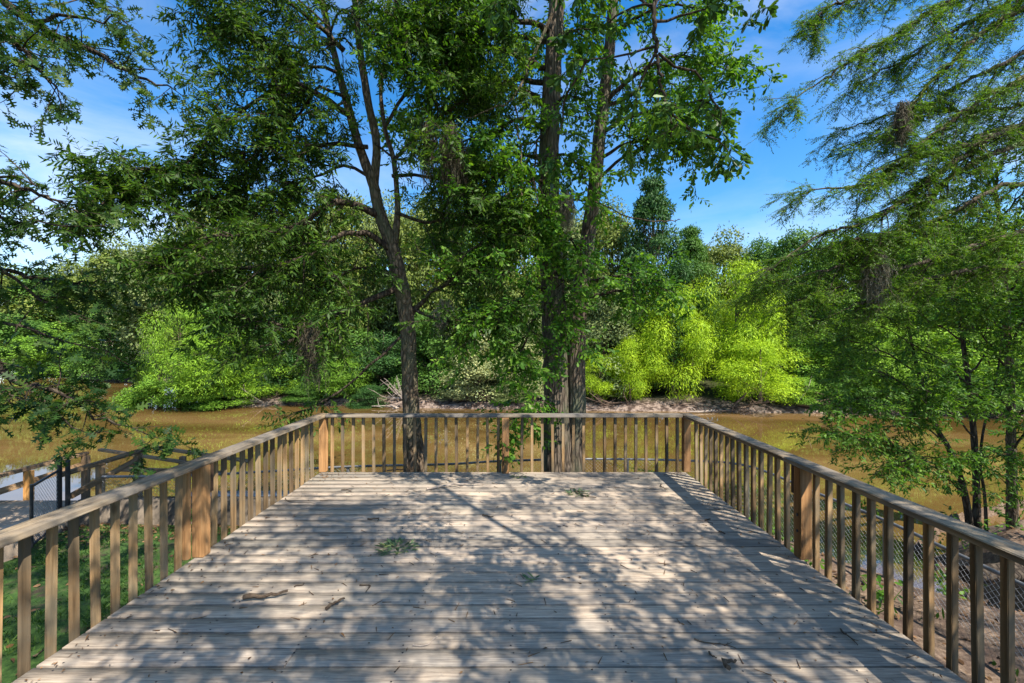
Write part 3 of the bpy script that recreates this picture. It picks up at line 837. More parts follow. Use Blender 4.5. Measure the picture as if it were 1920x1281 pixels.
# upper crown over the frame
for (x, y, d0), (x2, y2, d2) in [((615, 20, 7), (380, -160, 6)), ((600, -60, 7), (420, -330, 6.5)), ((570, -200, 7.3), (330, -500, 7)), ((665, -100, 6.7), (820, -280, 6)), ((660, -200, 6.7), (560, -460, 5.5)), ((670, -330, 6.7), (900, -520, 6.4)), ((590, -100, 7.2), (620, -380, 8.4)), ((665, 0, 6.7), (700, -250, 5.4)), ((660, -60, 6.8), (480, -230, 5.6)), ((668, -50, 6.7), (860, -130, 5.8))]:
    a, b = px(x, y, d0), px(x2, y2, d2); t.limb([a, (a + b) / 2 + [0, 0, .35], b], .045, .012, per_m=5, sub=(.5, 1.2), twigs=9, droop=.2)
t.foliate(10, .088, .023, NARROW, .2, droop=.3)
t.finish('willow_oak', (px(778, 880, 7)[0], 7, -1.3), 'slender brown trunked tree forking into two stems behind the far railing left of centre', 'tree', M['bark_brown'], M['bark_dark'], M['leaf_willow_oak'])

# big grey double trunk
t = Tree()
t.stem(P_(7.3, (1046, 990), (1043, 880), (1042, 760), (1040, 650), (1037, 540), (1033, 430), (1030, 330), (1032, 200), (1037, 100), (1042, 0), (1046, -200), (1052, -420), (1056, -600)), [.27, .225, .195, .19, .185, .175, .165, .145, .135, .12, .10, .07, .03], 16, 70, .14)
t.stem(P_(7.4, (1072, 990), (1078, 880), (1081, 760), (1081, 650), (1088, 560), (1102, 460), (1115, 360), (1125, 250), (1140, 120), (1149, 0), (1160, -200), (1170, -420)), [.18, .15, .14, .14, .13, .12, .11, .10, .09, .08, .06, .02], 14, 60, .14)
S = dict(per_m=11, sub=(.4, .95), twigs=12, droop=.3)
for d, de, pts, r in [
    (7.3, 6.2, [(1040, 60), (980, 40), (900, 30), (820, 50), (740, 70)], .05),
    (7.3, 6.4, [(1035, 130), (980, 110), (920, 90), (860, 110), (800, 140)], .05),
    (7.3, 6.6, [(1032, 250), (980, 220), (920, 250), (860, 270)], .045),
    (7.3, 6.6, [(1030, 350), (980, 320), (930, 330), (880, 360)], .045),
    (7.3, 6.6, [(1033, 430), (980, 420), (930, 440), (880, 470)], .04),
    (7.3, 6.4, [(1037, 540), (990, 550), (940, 590), (890, 630)], .04),
    (7.3, 6.6, [(1037, 560), (1000, 600), (980, 650), (960, 690)], .03),
    (7.4, 6.8, [(1125, 250), (1180, 220), (1250, 200), (1320, 190), (1350, 220)], .04),
    (7.4, 6.6, [(1132, 200), (1190, 140), (1260, 110), (1330, 110), (1380, 120)], .04),
    (7.4, 6.9, [(1117, 340), (1160, 300), (1220, 275), (1270, 270), (1300, 285)], .03),
    (7.4, 6.9, [(1120, 300), (1170, 270), (1230, 260), (1290, 250)], .03),
    (7.4, 6.8, [(1092, 530), (1150, 520), (1200, 525), (1240, 540)], .03),
    (7.4, 6.9, [(1088, 560), (1140, 550), (1190, 540), (1230, 530)], .035),
    (7.4, 6.9, [(1145, 60), (1200, 30), (1260, 10), (1310, 20)], .04),
    (7.3, 6.2, [(1040, 20), (1080, -30), (1140, -60), (1220, -80)], .04),
    (7.3, 6.4, [(1038, 90), (1070, 60), (1100, 50), (1120, 20)], .03),
    (7.3, 6.7, [(1032, 200), (1060, 180), (1090, 190), (1110, 230)], .025),
    (7.3, 6.7, [(1031, 300), (1060, 290), (1085, 310), (1100, 350)], .025),
    (7.3, 8.2, [(1035, 160), (960, 150), (880, 190), (800, 210), (740, 230)], .05),
    (7.3, 8.4, [(1038, 80), (960, 70), (880, 80), (800, 90)], .05),
    (7.3, 8.0, [(1042, 0), (960, -20), (880, -10), (780, 10), (700, 30)], .05),
    (7.3, 7.8, [(1031, 300), (970, 290), (900, 310), (840, 300)], .04),
    (7.3, 7.8, [(1033, 200), (980, 170), (900, 150), (850, 170)], .04),
    (7.3, 7.9, [(1033, 420), (960, 380), (890, 400), (820, 440)], .04),
    (7.4, 8.2, [(1130, 200), (1180, 180), (1230, 150), (1280, 160)], .035),
    (7.4, 8.0, [(1140, 110), (1100, 70), (1060, 60), (1000, 70)], .03),
    (7.2, 6.8, [(1034, 430), (1060, 440), (1085, 470), (1095, 510)], .02),
    (7.2, 6.7, [(1036, 500), (1050, 520), (1060, 570), (1070, 620)], .02),
    (7.2, 6.7, [(1032, 380), (1015, 400), (1010, 450), (1000, 520)], .02),
    (7.2, 6.6, [(1034, 230), (1010, 260), (1000, 320), (1010, 380)], .02),
    (7.2, 6.5, [(1038, 740), (1000, 750), (970, 775), (955, 800)], .02),
]:
    t.limb(P_(d, *pts, dend=de), r, .008, **S)
for (x, y, d0), (x2, y2, d2) in [((1042, -50, 7.3), (860, -220, 6)), ((1046, -150, 7.3), (1300, -260, 6.2)), ((1046, -250, 7.3), (880, -450, 7)), ((1050, -350, 7.3), (1280, -520, 7)), ((1160, -200, 7.4), (1420, -330, 7)), ((1044, -120, 7.3), (1080, -240, 5.4)), ((1165, -330, 7.4), (1150, -560, 8.5)), ((1046, -250, 7.3), (1010, -420, 5.8))]:
    a, b = px(x, y, d0), px(x2, y2, d2); t.limb([a, (a + b) / 2 + [0, 0, .35], b], .05, .012, per_m=5, sub=(.5, 1.2), twigs=9, droop=.2)
t.foliate(8, .085, .038, BROAD, .25, droop=.35)
gum = t.finish('twin_trunk_tree', (px(1050, 880, 7.3)[0], 7.3, -1.3), 'tall tree with two close grey furrowed trunks right behind the middle of the far railing', 'tree', M['bark_grey'], M['bark_dark'], M['leaf_vine'])
# bare snags on the double trunk
q = MB()
for pts in ([(1035, 27), (992, 124), (962, 185), (935, 201), (875, 221)], [(1000, 290), (1012, 300), (1030, 335), (1052, 362)], [(1075, 375), (1120, 380), (1180, 405), (1240, 415), (1275, 412)], [(1034, 330), (1000, 340), (950, 365), (925, 410), (905, 440)], [(965, 190), (972, 240), (978, 320), (975, 410)], [(1010, 490), (1020, 510), (1036, 520), (1045, 522)]):
    P = smooth_path(P_(6.9, *pts, dend=6.5), 24); P[1:] += rng.normal(0, .012, (23, 3)); q.tube(P, np.linspace(.03 if pts[0][1] == 27 else .014, .006, 24), 6, .2)
child(q, 'bare_branches', M['bark_brown'], gum, True)

# tree standing behind the camera on the right; its boughs shade the deck and hang into view at the top
t = Tree()
t.stem([(8.2, -4.2, -1.2), (8.1, -4.1, 1), (7.9, -3.9, 3.5), (7.4, -3.5, 6), (7.0, -3.2, 8.5), (6.7, -3.0, 11), (6.5, -2.9, 13)], [.32, .25, .21, .16, .11, .06, .02], 14, 40)
S = dict(per_m=4.6, sub=(.6, 1.4), twigs=12, tw=(.2, .45), droop=.1, wob=.07)
fork = [np.array(v) for v in [(7.7, -3.7, 4.6), (7.4, -3.5, 6), (7.2, -3.3, 7.2), (7.0, -3.2, 8.5), (6.8, -3.1, 9.8)]]
for f, e in [(2, (2.6, 1.2, 8.2)), (2, (5.6, 1.9, 9.4)), (3, (3.8, .2, 10.8)), (4, (7.6, 2.2, 10.8)), (4, (4.0, -4.8, 11.5)), (1, (9.6, .6, 8.3)), (3, (9.8, -4.5, 10.5)), (2, (4.6, -1.2, 9.0)), (4, (1.6, 1.6, 11.2)), (4, (5.2, 3.4, 11.8)), (2, (7.2, .2, 8.6)), (2, (.6, .2, 8.8)), (3, (-1.6, 1.4, 9.6)), (3, (-.2, -1.6, 9.8))]:
    a = fork[f]; b = np.array(e, float); t.limb([a, a + (b - a) * .4 + [0, 0, .5], a + (b - a) * .75 + [0, 0, .4], b], .03, .006, **S)
S2 = dict(per_m=4.2, sub=(.4, .9), twigs=10, tw=(.12, .3), droop=.2, wob=.08, flat=.45)
for f, e in [(0, (1.2, 2.4, 5.3)), (0, (2.4, .6, 5.2)), (0, (3.4, 2.6, 5.7)), (1, (.2, 1.0, 6.0)), (0, (4.4, 1.2, 5.3)), (1, (2.0, 3.3, 6.6)), (1, (4.4, 3.6, 6.8)), (0, (.6, -.4, 5.4)), (1, (-1.2, 2.2, 6.4)), (0, (5.2, 3.0, 5.6)), (0, (2.6, 1.8, 4.9))]:
    a = fork[f]; b = np.array(e, float); c = np.array([random.uniform(-.5, .5), random.uniform(-.5, .5), random.uniform(.2, .7)])
    t.limb([a, a + (b - a) * .35 + c, a + (b - a) * .7 + c * .6, b], .024, .005, **S2)
lead = [fork[1], np.array([4.5, .2, 7.6]), np.array([2.6, 2.6, 6.6]), px(1228, -140, 4.3), px(1227, 0, 4.2), px(1230, 84, 4.15), px(1240, 151, 4.1), px(1251, 201, 4.1), px(1268, 242, 4.1)]
t.limb(lead, .04, .006, per_m=.8, sub=(.2, .4), twigs=3, tw=(.06, .14), t0=.75)
H = dict(per_m=7, sub=(.12, .34), twigs=5, tw=(.05, .12), droop=.5, t0=.2)
for pts, d, de in [([(1230, 87), (1167, 107), (1100, 114), (1060, 140)], 4.15, 4.3), ([(1227, 10), (1180, 20), (1120, 50), (1070, 60)], 4.2, 4.4), ([(1230, 40), (1280, 30), (1320, 20), (1335, 10)], 4.2, 4.3), ([(1235, 100), (1290, 130), (1330, 170), (1350, 220), (1348, 270)], 4.15, 4.3), ([(1250, 200), (1290, 230), (1320, 250), (1360, 280)], 4.1, 4.2), ([(1232, 95), (1200, 160), (1185, 220), (1175, 260)], 4.15, 4.4), ([(1228, 20), (1150, -30), (1050, -30), (980, -20), (930, 10)], 4.2, 4.4), ([(1229, -60), (1330, -60), (1410, -50), (1435, 10)], 4.3, 4.3), ([(1100, 112), (1060, 180), (1050, 240), (1040, 300)], 4.3, 4.6)]:
    t.limb(P_(d, *pts, dend=de), .014, .004, **H)
t.foliate(6, .092, .036, BROAD, .25, droop=.35)
t.finish('overhanging_broadleaf_tree', (8.2, -4.2, -1.2), 'broad-leaved tree with boughs hanging in from the top edge before the twin trunks', 'tree', M['bark_grey'], M['bark_dark'], M['leaf_laurel'])

# oak on the left
t = Tree()
t.stem([(-9.6, 3.4, -1.2), (-9.5, 3.5, 1), (-9.3, 3.7, 3), (-9.0, 3.9, 5), (-8.8, 4.0, 7), (-8.6, 4.1, 9.5)], [.34, .28, .25, .21, .15, .04], 14, 40)
S = dict(per_m=4.4, sub=(.3, .7), twigs=5, tw=(.1, .25), droop=.25)
A = np.array
t.limb([A([-8.9, 4, 6])] + P_(5.6, (-60, -60), (0, -5), (90, 60), (160, 90), (250, 140), (325, 165), dend=5.8), .07, .008, t0=.3, **S)
t.limb(P_(5.6, (-60, -50), (40, -20), (130, -10), (210, 20), (245, 55), dend=5.8), .03, .008, **S)
t.limb(P_(5.6, (60, 40), (120, 30), (180, 40), (235, 30), dend=5.5), .025, .006, **S)
t.limb([A([-8.9, 4, 5.4])] + P_(5.0, (-120, 40), (-20, 60), (40, 90), (80, 140), (105, 165)), .05, .006, t0=.22, **S)
t.limb(P_(5.3, (-100, 90), (-30, 120), (10, 140), (30, 170)), .02, .006, **S)
t.limb([A([-9.2, 3.8, 3.6])] + P_(4.9, (-220, 330), (-40, 335), (30, 350), (90, 370), (150, 400), dend=5.0), .05, .006, t0=.22, **S)
t.limb(P_(4.9, (-120, 360), (-20, 400), (60, 420), (120, 420), dend=4.8), .025, .006, **S)
t.limb(P_(4.8, (-120, 380), (-40, 340), (10, 330), (60, 345), dend=4.7), .025, .006, **S)
t.limb([A([-9.3, 3.7, 2.8])] + P_(5.2, (-220, 480), (-60, 490), (0, 505), (70, 520), (140, 530), (200, 525), dend=5.4), .045, .006, t0=.25, **S)
t.limb(P_(5.2, (0, 505), (60, 550), (110, 580), (160, 600)), .02, .005, **S)
t.limb([A([-9.4, 3.6, 1.7])] + P_(5.0, (-250, 640), (-60, 650), (0, 690), (45, 726), (80, 724), (130, 748), (190, 785), (290, 812), dend=5.2), .055, .006, t0=.3, **S)
t.limb(P_(5.0, (-100, 600), (0, 600), (60, 620), (120, 640), (200, 660), dend=5.3), .025, .005, **S)
t.limb(P_(5.0, (60, 735), (90, 765), (130, 795), (165, 815)), .02, .005, per_m=5, sub=(.15, .35), twigs=5, tw=(.08, .18))
t.limb(P_(5.0, (-60, 700), (0, 725), (30, 745), (60, 760)), .02, .005, **S)
for b in [(-6, 2, 9), (-8, 6.5, 9.5), (-10.5, 1.5, 8.5), (-11, 5, 8), (-7, 4, 10.5), (-5.6, 4.6, 9.2)]:
    a = A([-8.9, 4, 6.2]); b = A(b, ) ; t.limb([a, (a + b) / 2 + [0, 0, .4], b], .06, .012, per_m=4, sub=(.5, 1.1), twigs=6, tw=(.15, .3))
t.foliate(5, .125, .095, OAK, .15, angle=.7, droop=.3)
t.finish('lobed_leaf_oak', (-9.6, 3.4, -1.2), 'oak with jagged lobed leaves whose branches reach in from the left edge', 'tree', M['bark_brown'], M['bark_dark'], M['leaf_oak'])

# feathery cypress on the right
t = Tree()
t.stem([(12.2, 7.6, -1.5), (12.1, 7.6, 1), (12.0, 7.6, 4), (11.9, 7.6, 7), (11.8, 7.6, 10), (11.7, 7.6, 13)], [.5, .34, .29, .23, .16, .05], 14, 40)
S = dict(per_m=8.5, sub=(.4, 1.0), twigs=17, tw=(.1, .26), droop=.35, spread=.33, flat=.3, t0=.1)


def tr(z): return A([11.95, 7.6, z])


for z, d, de, pts, r in [
    (7.6, 7, 6.4, [(2000, -40), (1920, 15), (1850, 55), (1790, 110), (1720, 180), (1690, 230)], .05),
    (6.6, 7, 6.2, [(2000, 110), (1920, 150), (1850, 180), (1780, 230), (1700, 290), (1640, 325)], .05),
    (5.8, 7, 6.3, [(2000, 190), (1920, 232), (1840, 265), (1760, 285), (1690, 305), (1620, 345), (1520, 355)], .055),
    (5.6, 7, 6.0, [(1900, 240), (1810, 290), (1740, 340), (1690, 380), (1610, 420), (1540, 440), (1450, 500)], .045),
    (5.4, 7, 6.2, [(1960, 260), (1800, 320), (1740, 380), (1690, 430), (1610, 480), (1540, 510), (1440, 530)], .04),
    (4.4, 7, 6.3, [(2000, 400), (1900, 440), (1800, 470), (1700, 500), (1600, 530), (1500, 560)], .045),
    (3.8, 7, 6.4, [(2000, 480), (1900, 500), (1800, 510), (1720, 530), (1640, 560), (1560, 590)], .04),
    (8.6, 7, 6.2, [(1980, -140), (1880, -60), (1800, -10), (1720, 40), (1620, 100), (1500, 180)], .05),
    (9.2, 7, 6.6, [(1950, -220), (1850, -120), (1760, -60), (1660, -20), (1560, 10), (1530, 40)], .05),
    (8.2, 7, 6.8, [(2000, -80), (1920, -20), (1860, 20), (1780, 60), (1700, 110), (1620, 150)], .04),
    (7.0, 7.4, 7.0, [(2000, 60), (1940, 90), (1860, 130), (1780, 170), (1690, 240), (1610, 270)], .04),
    (6.2, 7.6, 7.4, [(2000, 170), (1900, 200), (1820, 210), (1740, 200), (1660, 220), (1590, 240)], .035),
    (6.0, 7.0, 6.2, [(1960, 330), (1880, 350), (1780, 400), (1700, 430), (1600, 450), (1490, 480)], .035),
]:
    t.limb([tr(z)] + P_(d, *pts, dend=de), r * 1.3, .008, **S)
for b in [(9, 5, 11), (14, 6, 11), (10, 9, 12), (13.5, 9.5, 9), (9.5, 5.5, 9.5), (10.5, 5, 12.5)]:
    a = tr(b[2] - 1.2); t.limb([a, (a + A(b)) / 2, A(b)], .05, .01, per_m=4, sub=(.6, 1.2), twigs=9, tw=(.15, .35), flat=.4)
t.foliate(16, .042, .011, DIAM, .1, angle=1.0, up=1.4, droop=.15, twr=.0016)
cyp = t.finish('bald_cypress', (12.2, 7.6, -1.5), 'feathery cypress with long drooping limbs reaching in from the right edge across the sky', 'tree', M['bark_grey'], M['bark_moss'], M['leaf_cypress'])

# small bank trees on the right
t = Tree()
bx, by = 8.15, 8.15
t.stem(P_(8.1, (1822, 1010), (1810, 930), (1795, 880), (1778, 840), (1750, 790), (1722, 700), (1700, 600), (1690, 530), dend=7.8), [.06, .05, .045, .04, .035, .03, .02, .01], 8, 30)
t.stem(P_(8.1, (1832, 1010), (1831, 930), (1828, 860), (1822, 780), (1805, 640), (1785, 500), (1770, 400), dend=8.2), [.065, .055, .05, .045, .035, .02, .01], 8, 30)
t.stem(P_(8.2, (1850, 1010), (1846, 930), (1838, 870), (1845, 800), (1870, 700), (1880, 600)), [.03, .025, .022, .02, .015, .01], 6, 24)
S = dict(per_m=9, sub=(.35, .8), twigs=12, tw=(.12, .28), droop=.18)
for pts, d, de in [([(1810, 930), (1740, 870), (1660, 830), (1580, 815), (1560, 800)], 8, 7.2), ([(1795, 880), (1720, 860), (1670, 870), (1640, 890)], 8, 7.2), ([(1778, 840), (1700, 780), (1620, 750), (1560, 760)], 8, 7.4), ([(1750, 790), (1690, 720), (1620, 690), (1560, 700)], 8, 7.5), ([(1722, 700), (1660, 660), (1600, 640), (1560, 620)], 7.9, 7.5), ([(1700, 600), (1650, 590), (1600, 580)], 7.9, 7.5), ([(1822, 780), (1850, 740), (1890, 700), (1930, 680)], 8.1, 7.8), ([(1805, 640), (1840, 590), (1890, 560)], 8.1, 7.8), ([(1805, 640), (1740, 600), (1690, 560)], 8.1, 7.6), ([(1785, 500), (1740, 480), (1700, 490)], 8.1, 7.8), ([(1785, 500), (1820, 440), (1850, 420)], 8.1, 7.8), ([(1825, 820), (1770, 760), (1730, 730)], 8.1, 7.4), ([(1790, 540), (1740, 540), (1680, 520)], 8.1, 7.6), ([(1815, 720), (1770, 680), (1720, 650), (1650, 610)], 8, 7.5), ([(1815, 700), (1860, 650), (1910, 620)], 8, 7.7), ([(1740, 800), (1700, 800), (1660, 780)], 8, 7.6), ([(1825, 850), (1865, 840), (1905, 860)], 8, 7.6), ([(1810, 925), (1770, 890), (1735, 885)], 8, 7.7), ([(1830, 900), (1860, 890), (1880, 900)], 8, 7.7)]:
    t.limb(P_(d, *pts, dend=de), .018, .005, **S)
t.foliate(9, .075, .025, NARROW, .2, droop=.3)
t.finish('bank_sapling', (8.2, 8.1, -1.4), 'bushy young tree with two thin leaning dark stems on the bank right of the deck', 'tree', M['bark_dark'], M['bark_dark'], M['leaf_shrub'], 'small trees on the near right bank')
t = Tree()
t.stem(P_(8.0, (1900, 1020), (1898, 930), (1896, 850), (1893, 720), (1884, 560), (1872, 400), (1860, 320)), [.085, .075, .07, .06, .05, .03, .01], 10, 36)
for pts, d, de in [([(1893, 700), (1850, 640), (1800, 600)], 8, 7.6), ([(1893, 720), (1940, 660), (1990, 620)], 8, 7.6), ([(1884, 560), (1840, 500), (1790, 470)], 8, 7.7), ([(1884, 560), (1930, 500), (1980, 470)], 8, 7.6), ([(1872, 420), (1830, 390), (1790, 370)], 8, 7.7), ([(1872, 420), (1910, 370), (1950, 350)], 8, 7.6), ([(1865, 360), (1840, 340), (1800, 340)], 8, 7.8), ([(1896, 850), (1940, 790), (1980, 770)], 8, 7.4), ([(1894, 760), (1850, 740), (1800, 740)], 8, 7.4), ([(1896, 860), (1860, 850), (1815, 870)], 8, 7.6), ([(1897, 880), (1930, 860), (1960, 870)], 8, 7.6), ([(1880, 500), (1900, 440), (1920, 390)], 8, 7.6), ([(1865, 350), (1880, 310), (1920, 300)], 8, 7.6), ([(1868, 380), (1840, 300), (1810, 260)], 8, 7.8), ([(1862, 330), (1890, 270), (1930, 230)], 8, 7.8), ([(1874, 430), (1930, 420), (1980, 400)], 8, 7.8), ([(1888, 620), (1840, 590), (1780, 560)], 8, 7.5), ([(1890, 660), (1920, 600), (1960, 560)], 8, 7.3), ([(1896, 800), (1930, 760), (1970, 740)], 8, 7.3), ([(1878, 470), (1830, 440), (1780, 420)], 8, 7.3)]:
    t.limb(P_(d, *pts, dend=de), .022, .005, **S)
t.foliate(9, .078, .026, NARROW, .2, droop=.3)
t.finish('bank_sapling', (8.85, 8.0, -1.45), 'young tree with one straight thicker stem at the right edge of the near bank', 'tree', M['bark_brown'], M['bark_dark'], M['leaf_shrub'], 'small trees on the near right bank')

# little plants by the fence
def tuft(label, x, y, h, n, mat, L, W, name='weed', shape=BROAD):
    q = MB(); z = float(ground(x, y)); m = 5
    tips = A([x, y, z]) + np.stack([rng.normal(0, h * .35, m), rng.normal(0, h * .25, m), h * rng.uniform(.6, 1, m)], -1)
    q.sticks(np.repeat(A([[x, y, z]]), m, 0), tips, .005, .002)
    i = rng.integers(0, m, n); u = rng.uniform(.25, 1.05, n)[:, None]
    P = A([x, y, z]) * (1 - u) + tips[i] * u; D = nrm(rng.normal(0, 1, (n, 3)) * [1, 1, .4])
    q.leaves(P, D, nrm(rng.normal(0, .5, (n, 3)) + [0, 0, 1]), rng.uniform(L * .6, L * 1.2, n), W, shape, .2)
    o = q.build(name, M[mat]); localise(o, (x, y, z)); tag(o, label, 'plant')


tuft('leafy weed on the soil beyond the right fence between rail and water', 5.0, 5.2, .5, 70, 'leaf_vine', .08, .04)
tuft('broad clump of weeds at the foot of the thin dark stems', 7.9, 7.9, .8, 160, 'leaf_shrub', .09, .035)
tuft('clump of weeds in front of the straight thicker stem', 8.6, 7.3, .8, 170, 'leaf_shrub', .09, .035)
tuft('clump of weeds at the far right of the near bank', 9.3, 7.2, .9, 170, 'leaf_shrub', .09, .035)
tuft('weeds at the water edge left of the thin dark stems', 7.5, 8.2, .6, 120, 'leaf_shrub', .08, .03)
tuft('clump of weeds right of the fallen dark log', 7.3, 6.2, .6, 120, 'leaf_shrub', .09, .035)
tuft('leafy weed climbing the fence left of the twin trunks', .33, 7.6, .95, 90, 'leaf_vine', .09, .05)
tuft('small weed on the soil outside the right railing beside the fence', 3.95, 4.75, .35, 45, 'leaf_vine', .08, .04)
tuft('weed with a yellow-green top near the right railing post', 3.3, 5.0, .4, 50, 'leaf_vine', .07, .035)
tuft('low weed at the foot of the right railing further back', 3.2, 5.9, .4, 60, 'leaf_vine', .07, .035)
tuft('weed against the dark wall in the middle of the lawn edge', -4.55, 6.5, .4, 40, 'leaf_vine', .07, .03)

# hanging moss
def moss(label, x, y0, y1, w, d, n, mat='moss_hang'):
    q = MB(); top = px(x, y0, d); H = (y1 - y0) * d / F; W = w * d / F
    nc = 7; n = int(n * 1.9); cx = rng.normal(0, .2, nc); cl = rng.uniform(.45, 1, nc); cz = rng.uniform(0, .22, nc); ci = rng.integers(0, nc, n)
    xx = cx[ci] + rng.normal(0, .09, n); p = top + np.stack([xx * W, rng.normal(0, W * .2, n), -rng.random(n) ** 1.6 * H * .45 * cl[ci] - H * cz[ci]], -1)
    ln = H * rng.uniform(.25, .7, n) * cl[ci]
    k = 6; dr = rng.normal(0, .02, (n, 2))
    for j in range(k):
        dr = dr * .4 + rng.normal(0, .015, (n, 2))
        e = p + np.concatenate([dr, (-ln / k)[:, None]], 1)
        q.sticks(p, e, .003 * (1 - j / k * .5), .0027 * (1 - j / k * .5), 3)
        c = rng.random(n) < .8; m = int(c.sum())
        q.sticks(p[c], p[c] + rng.normal(0, .022, (m, 3)) - [0, 0, .02], .0018, .001, 3)
        p = e
    o = q.build('hanging_moss', M[mat]); localise(o, top); tag(o, label, 'moss', 'beards of hanging moss')


moss('biggest brown beard of hanging moss on a bare bough left of the twin trunks', 850, 218, 400, 66, 6.5, 1100)
moss('dark forked beard of moss hanging over the far water left of the slender trunk', 580, 590, 725, 40, 6.3, 300)
moss('purple-brown beard of moss hanging in the feathery cypress against the sky', 1690, 185, 300, 17, 6.3, 160)
moss('pale grey beard of moss hanging on the lower cypress limb over the bright trees', 1640, 455, 580, 36, 6.4, 330, 'moss_pale')
moss('thin pale moss wisp hanging inside the slender tree above the dark forked beard', 558, 480, 550, 22, 6.6, 110, 'moss_pale')
moss('grey moss strand beside the slender trunk on its right', 832, 560, 640, 24, 6.8, 150, 'moss_pale')
moss('small tangle of grey moss clinging to the larger of the twin trunks', 1045, 350, 440, 44, 6.95, 220, 'moss_pale')

# ------------------------------------------------------------------ far bank trees
def crown_mesh(style, seed):
    """crown about 12 m high on its trunk, radius about 4 m"""
    g = np.random.default_rng(seed); q = MB(); w = MB()
    if style == 'round':
        K = 64
        dirs = nrm(g.normal(0, 1, (K, 3))); rr = g.uniform(.45, 1, K) ** .6
        c = dirs * rr[:, None] * [3.1, 3.1, 4.4] + [0, 0, 6.9]; c[:, 2] = np.maximum(c[:, 2], 1.6)
        R = g.uniform(.75, 1.45, K); n = 360; L, W = (.24, .14); shape = DIAM; dn = .2
    elif style == 'shrub':
        K = 50
        dirs = nrm(g.normal(0, 1, (K, 3)) * [1, 1, .8]); dirs[:, 2] = np.abs(dirs[:, 2]) - .1
        c = dirs * (g.uniform(.4, 1, K) ** .6)[:, None] * [3.4, 3.0, 9.6] + [0, 0, 1.2]
        R = g.uniform(.8, 1.5, K); n = 360; L, W = (.26, .13); shape = DIAM; dn = .3
    elif style == 'conifer':
        K = 70; z = g.uniform(.12, 1, K)
        a = g.uniform(0, 6.28, K); rad = (1 - z) ** .6 * 3.9 * g.uniform(.5, 1, K) + .1
        c = np.stack([rad * np.cos(a) * .85, rad * np.sin(a) * .85, 1 + z * 10.4], -1); R = g.uniform(.5, 1.0, K) * (1.25 - .55 * z); n = 330; L, W = (.26, .09); shape = DIAM; dn = .3
    else:   # willow
        K = 36
        dirs = nrm(g.normal(0, 1, (K, 3))); dirs[:, 2] = np.where(dirs[:, 2] < -.85, -dirs[:, 2], dirs[:, 2])
        c = dirs * (g.uniform(.45, 1, K) ** .5)[:, None] * [3.4, 3.1, 5.6] + [0, 0, 5.3]
        R = g.uniform(.9, 1.7, K); n = 620; L, W = (.38, .066); shape = DIAM; dn = 1.3
    cs = np.repeat(c, n, 0); Rs = np.repeat(R, n)[:, None]
    d = nrm(g.normal(0, 1, (K * n, 3))); d[:, 2] = np.where((d[:, 2] < 0) & (g.random(K * n) < .55), -d[:, 2], d[:, 2])
    P = cs + d * Rs * (g.uniform(.55, 1.05, K * n)[:, None]) * [1.1, 1.1, 1.25 if style == 'willow' else .85]
    P[:, 2] = np.maximum(P[:, 2], .05)
    N = nrm(d + g.normal(0, .34, d.shape) + [0, 0, .2]); D = g.normal(0, .6, d.shape) + [0, 0, -dn - .15]
    D = nrm(D - N * (D * N).sum(1, keepdims=True) + .25 * d)
    q.leaves(P, D, N, L * g.uniform(.6, 1.3, K * n), W * g.uniform(.7, 1.2, K * n), shape, .15)
    # stray outer sprigs
    m = 2200; j = g.integers(0, K, m); d = nrm(g.normal(0, 1, (m, 3))); P = c[j] + d * R[j][:, None] * g.uniform(1.0, 1.4, m)[:, None] * [1, 1, .8]; P[:, 2] = np.maximum(P[:, 2], .1)
    q.leaves(P, nrm(d + g.normal(0, .5, d.shape) + [0, 0, -dn * .5]), nrm(g.normal(0, 1, d.shape)), L * g.uniform(.6, 1.2, m), W * .8, shape, .15)
    # trunk and limbs
    lean = g.normal(0, .25, 2)
    pth = smooth_path([(0, 0, -.6), (lean[0] * .5, lean[1] * .5, 2.5), (lean[0], lean[1], 5.5), (lean[0] * .6, lean[1], 9.5)], 14)
    w.tube(pth, np.linspace(.26, .05, 14), 8, .2)
    for i in range(0, K, 2):
        a = pth[min(13, int(max(1, (c[i, 2] - 1.6) / 11 * 14)))]; w.tube(smooth_path([a, (a + c[i]) / 2 + [0, 0, -.2], c[i]], 6), np.linspace(.075, .02, 6), 5)
    return q, w


protos = {}
for key, st, sd in [('r1', 'round', 1), ('r2', 'round', 2), ('r3', 'round', 3), ('s1', 'shrub', 4), ('s2', 'shrub', 5), ('c1', 'conifer', 6), ('w1', 'willow', 7), ('w2', 'willow', 8)]:
    protos[key] = (crown_mesh(st, sd), None)
proto_obj = {}
NAMES = {'r': 'broadleaf_tree', 's': 'riverside_shrub', 'c': 'conical_tree', 'w': 'willow'}
CATS = {'r': 'tree', 's': 'shrub', 'c': 'tree', 'w': 'willow'}


def far_tree(key, x, d, ytop, wpx, col, label, group):
    X = (x - CX) * d / F; z = float(ground(X, d)); H = (CY - ytop) * d / F + CH - z; Wd = wpx * d / F
    r = thing(NAMES[key[0]], (X, d, z), label, CATS[key[0]], group)
    if key not in proto_obj:
        (q, w), _ = protos[key]
        cr = q.build('crown', M['leaf_far'], r); tk = w.build('trunk', M['bark_brown'], r, True); proto_obj[key] = (cr, tk)
    else:
        cr = proto_obj[key][0].copy(); C.objects.link(cr); cr.parent = r
        tk = proto_obj[key][1].copy(); C.objects.link(tk); tk.parent = r
    cr.color = (*col, 1)
    top = {'r': 11.2, 's': 11.2, 'c': 11.8, 'w': 9.9}[key[0]]
    r.scale = (Wd / 8.2, Wd / 8.2, H / top); r.rotation_euler = (0, 0, random.uniform(0, 6.28))


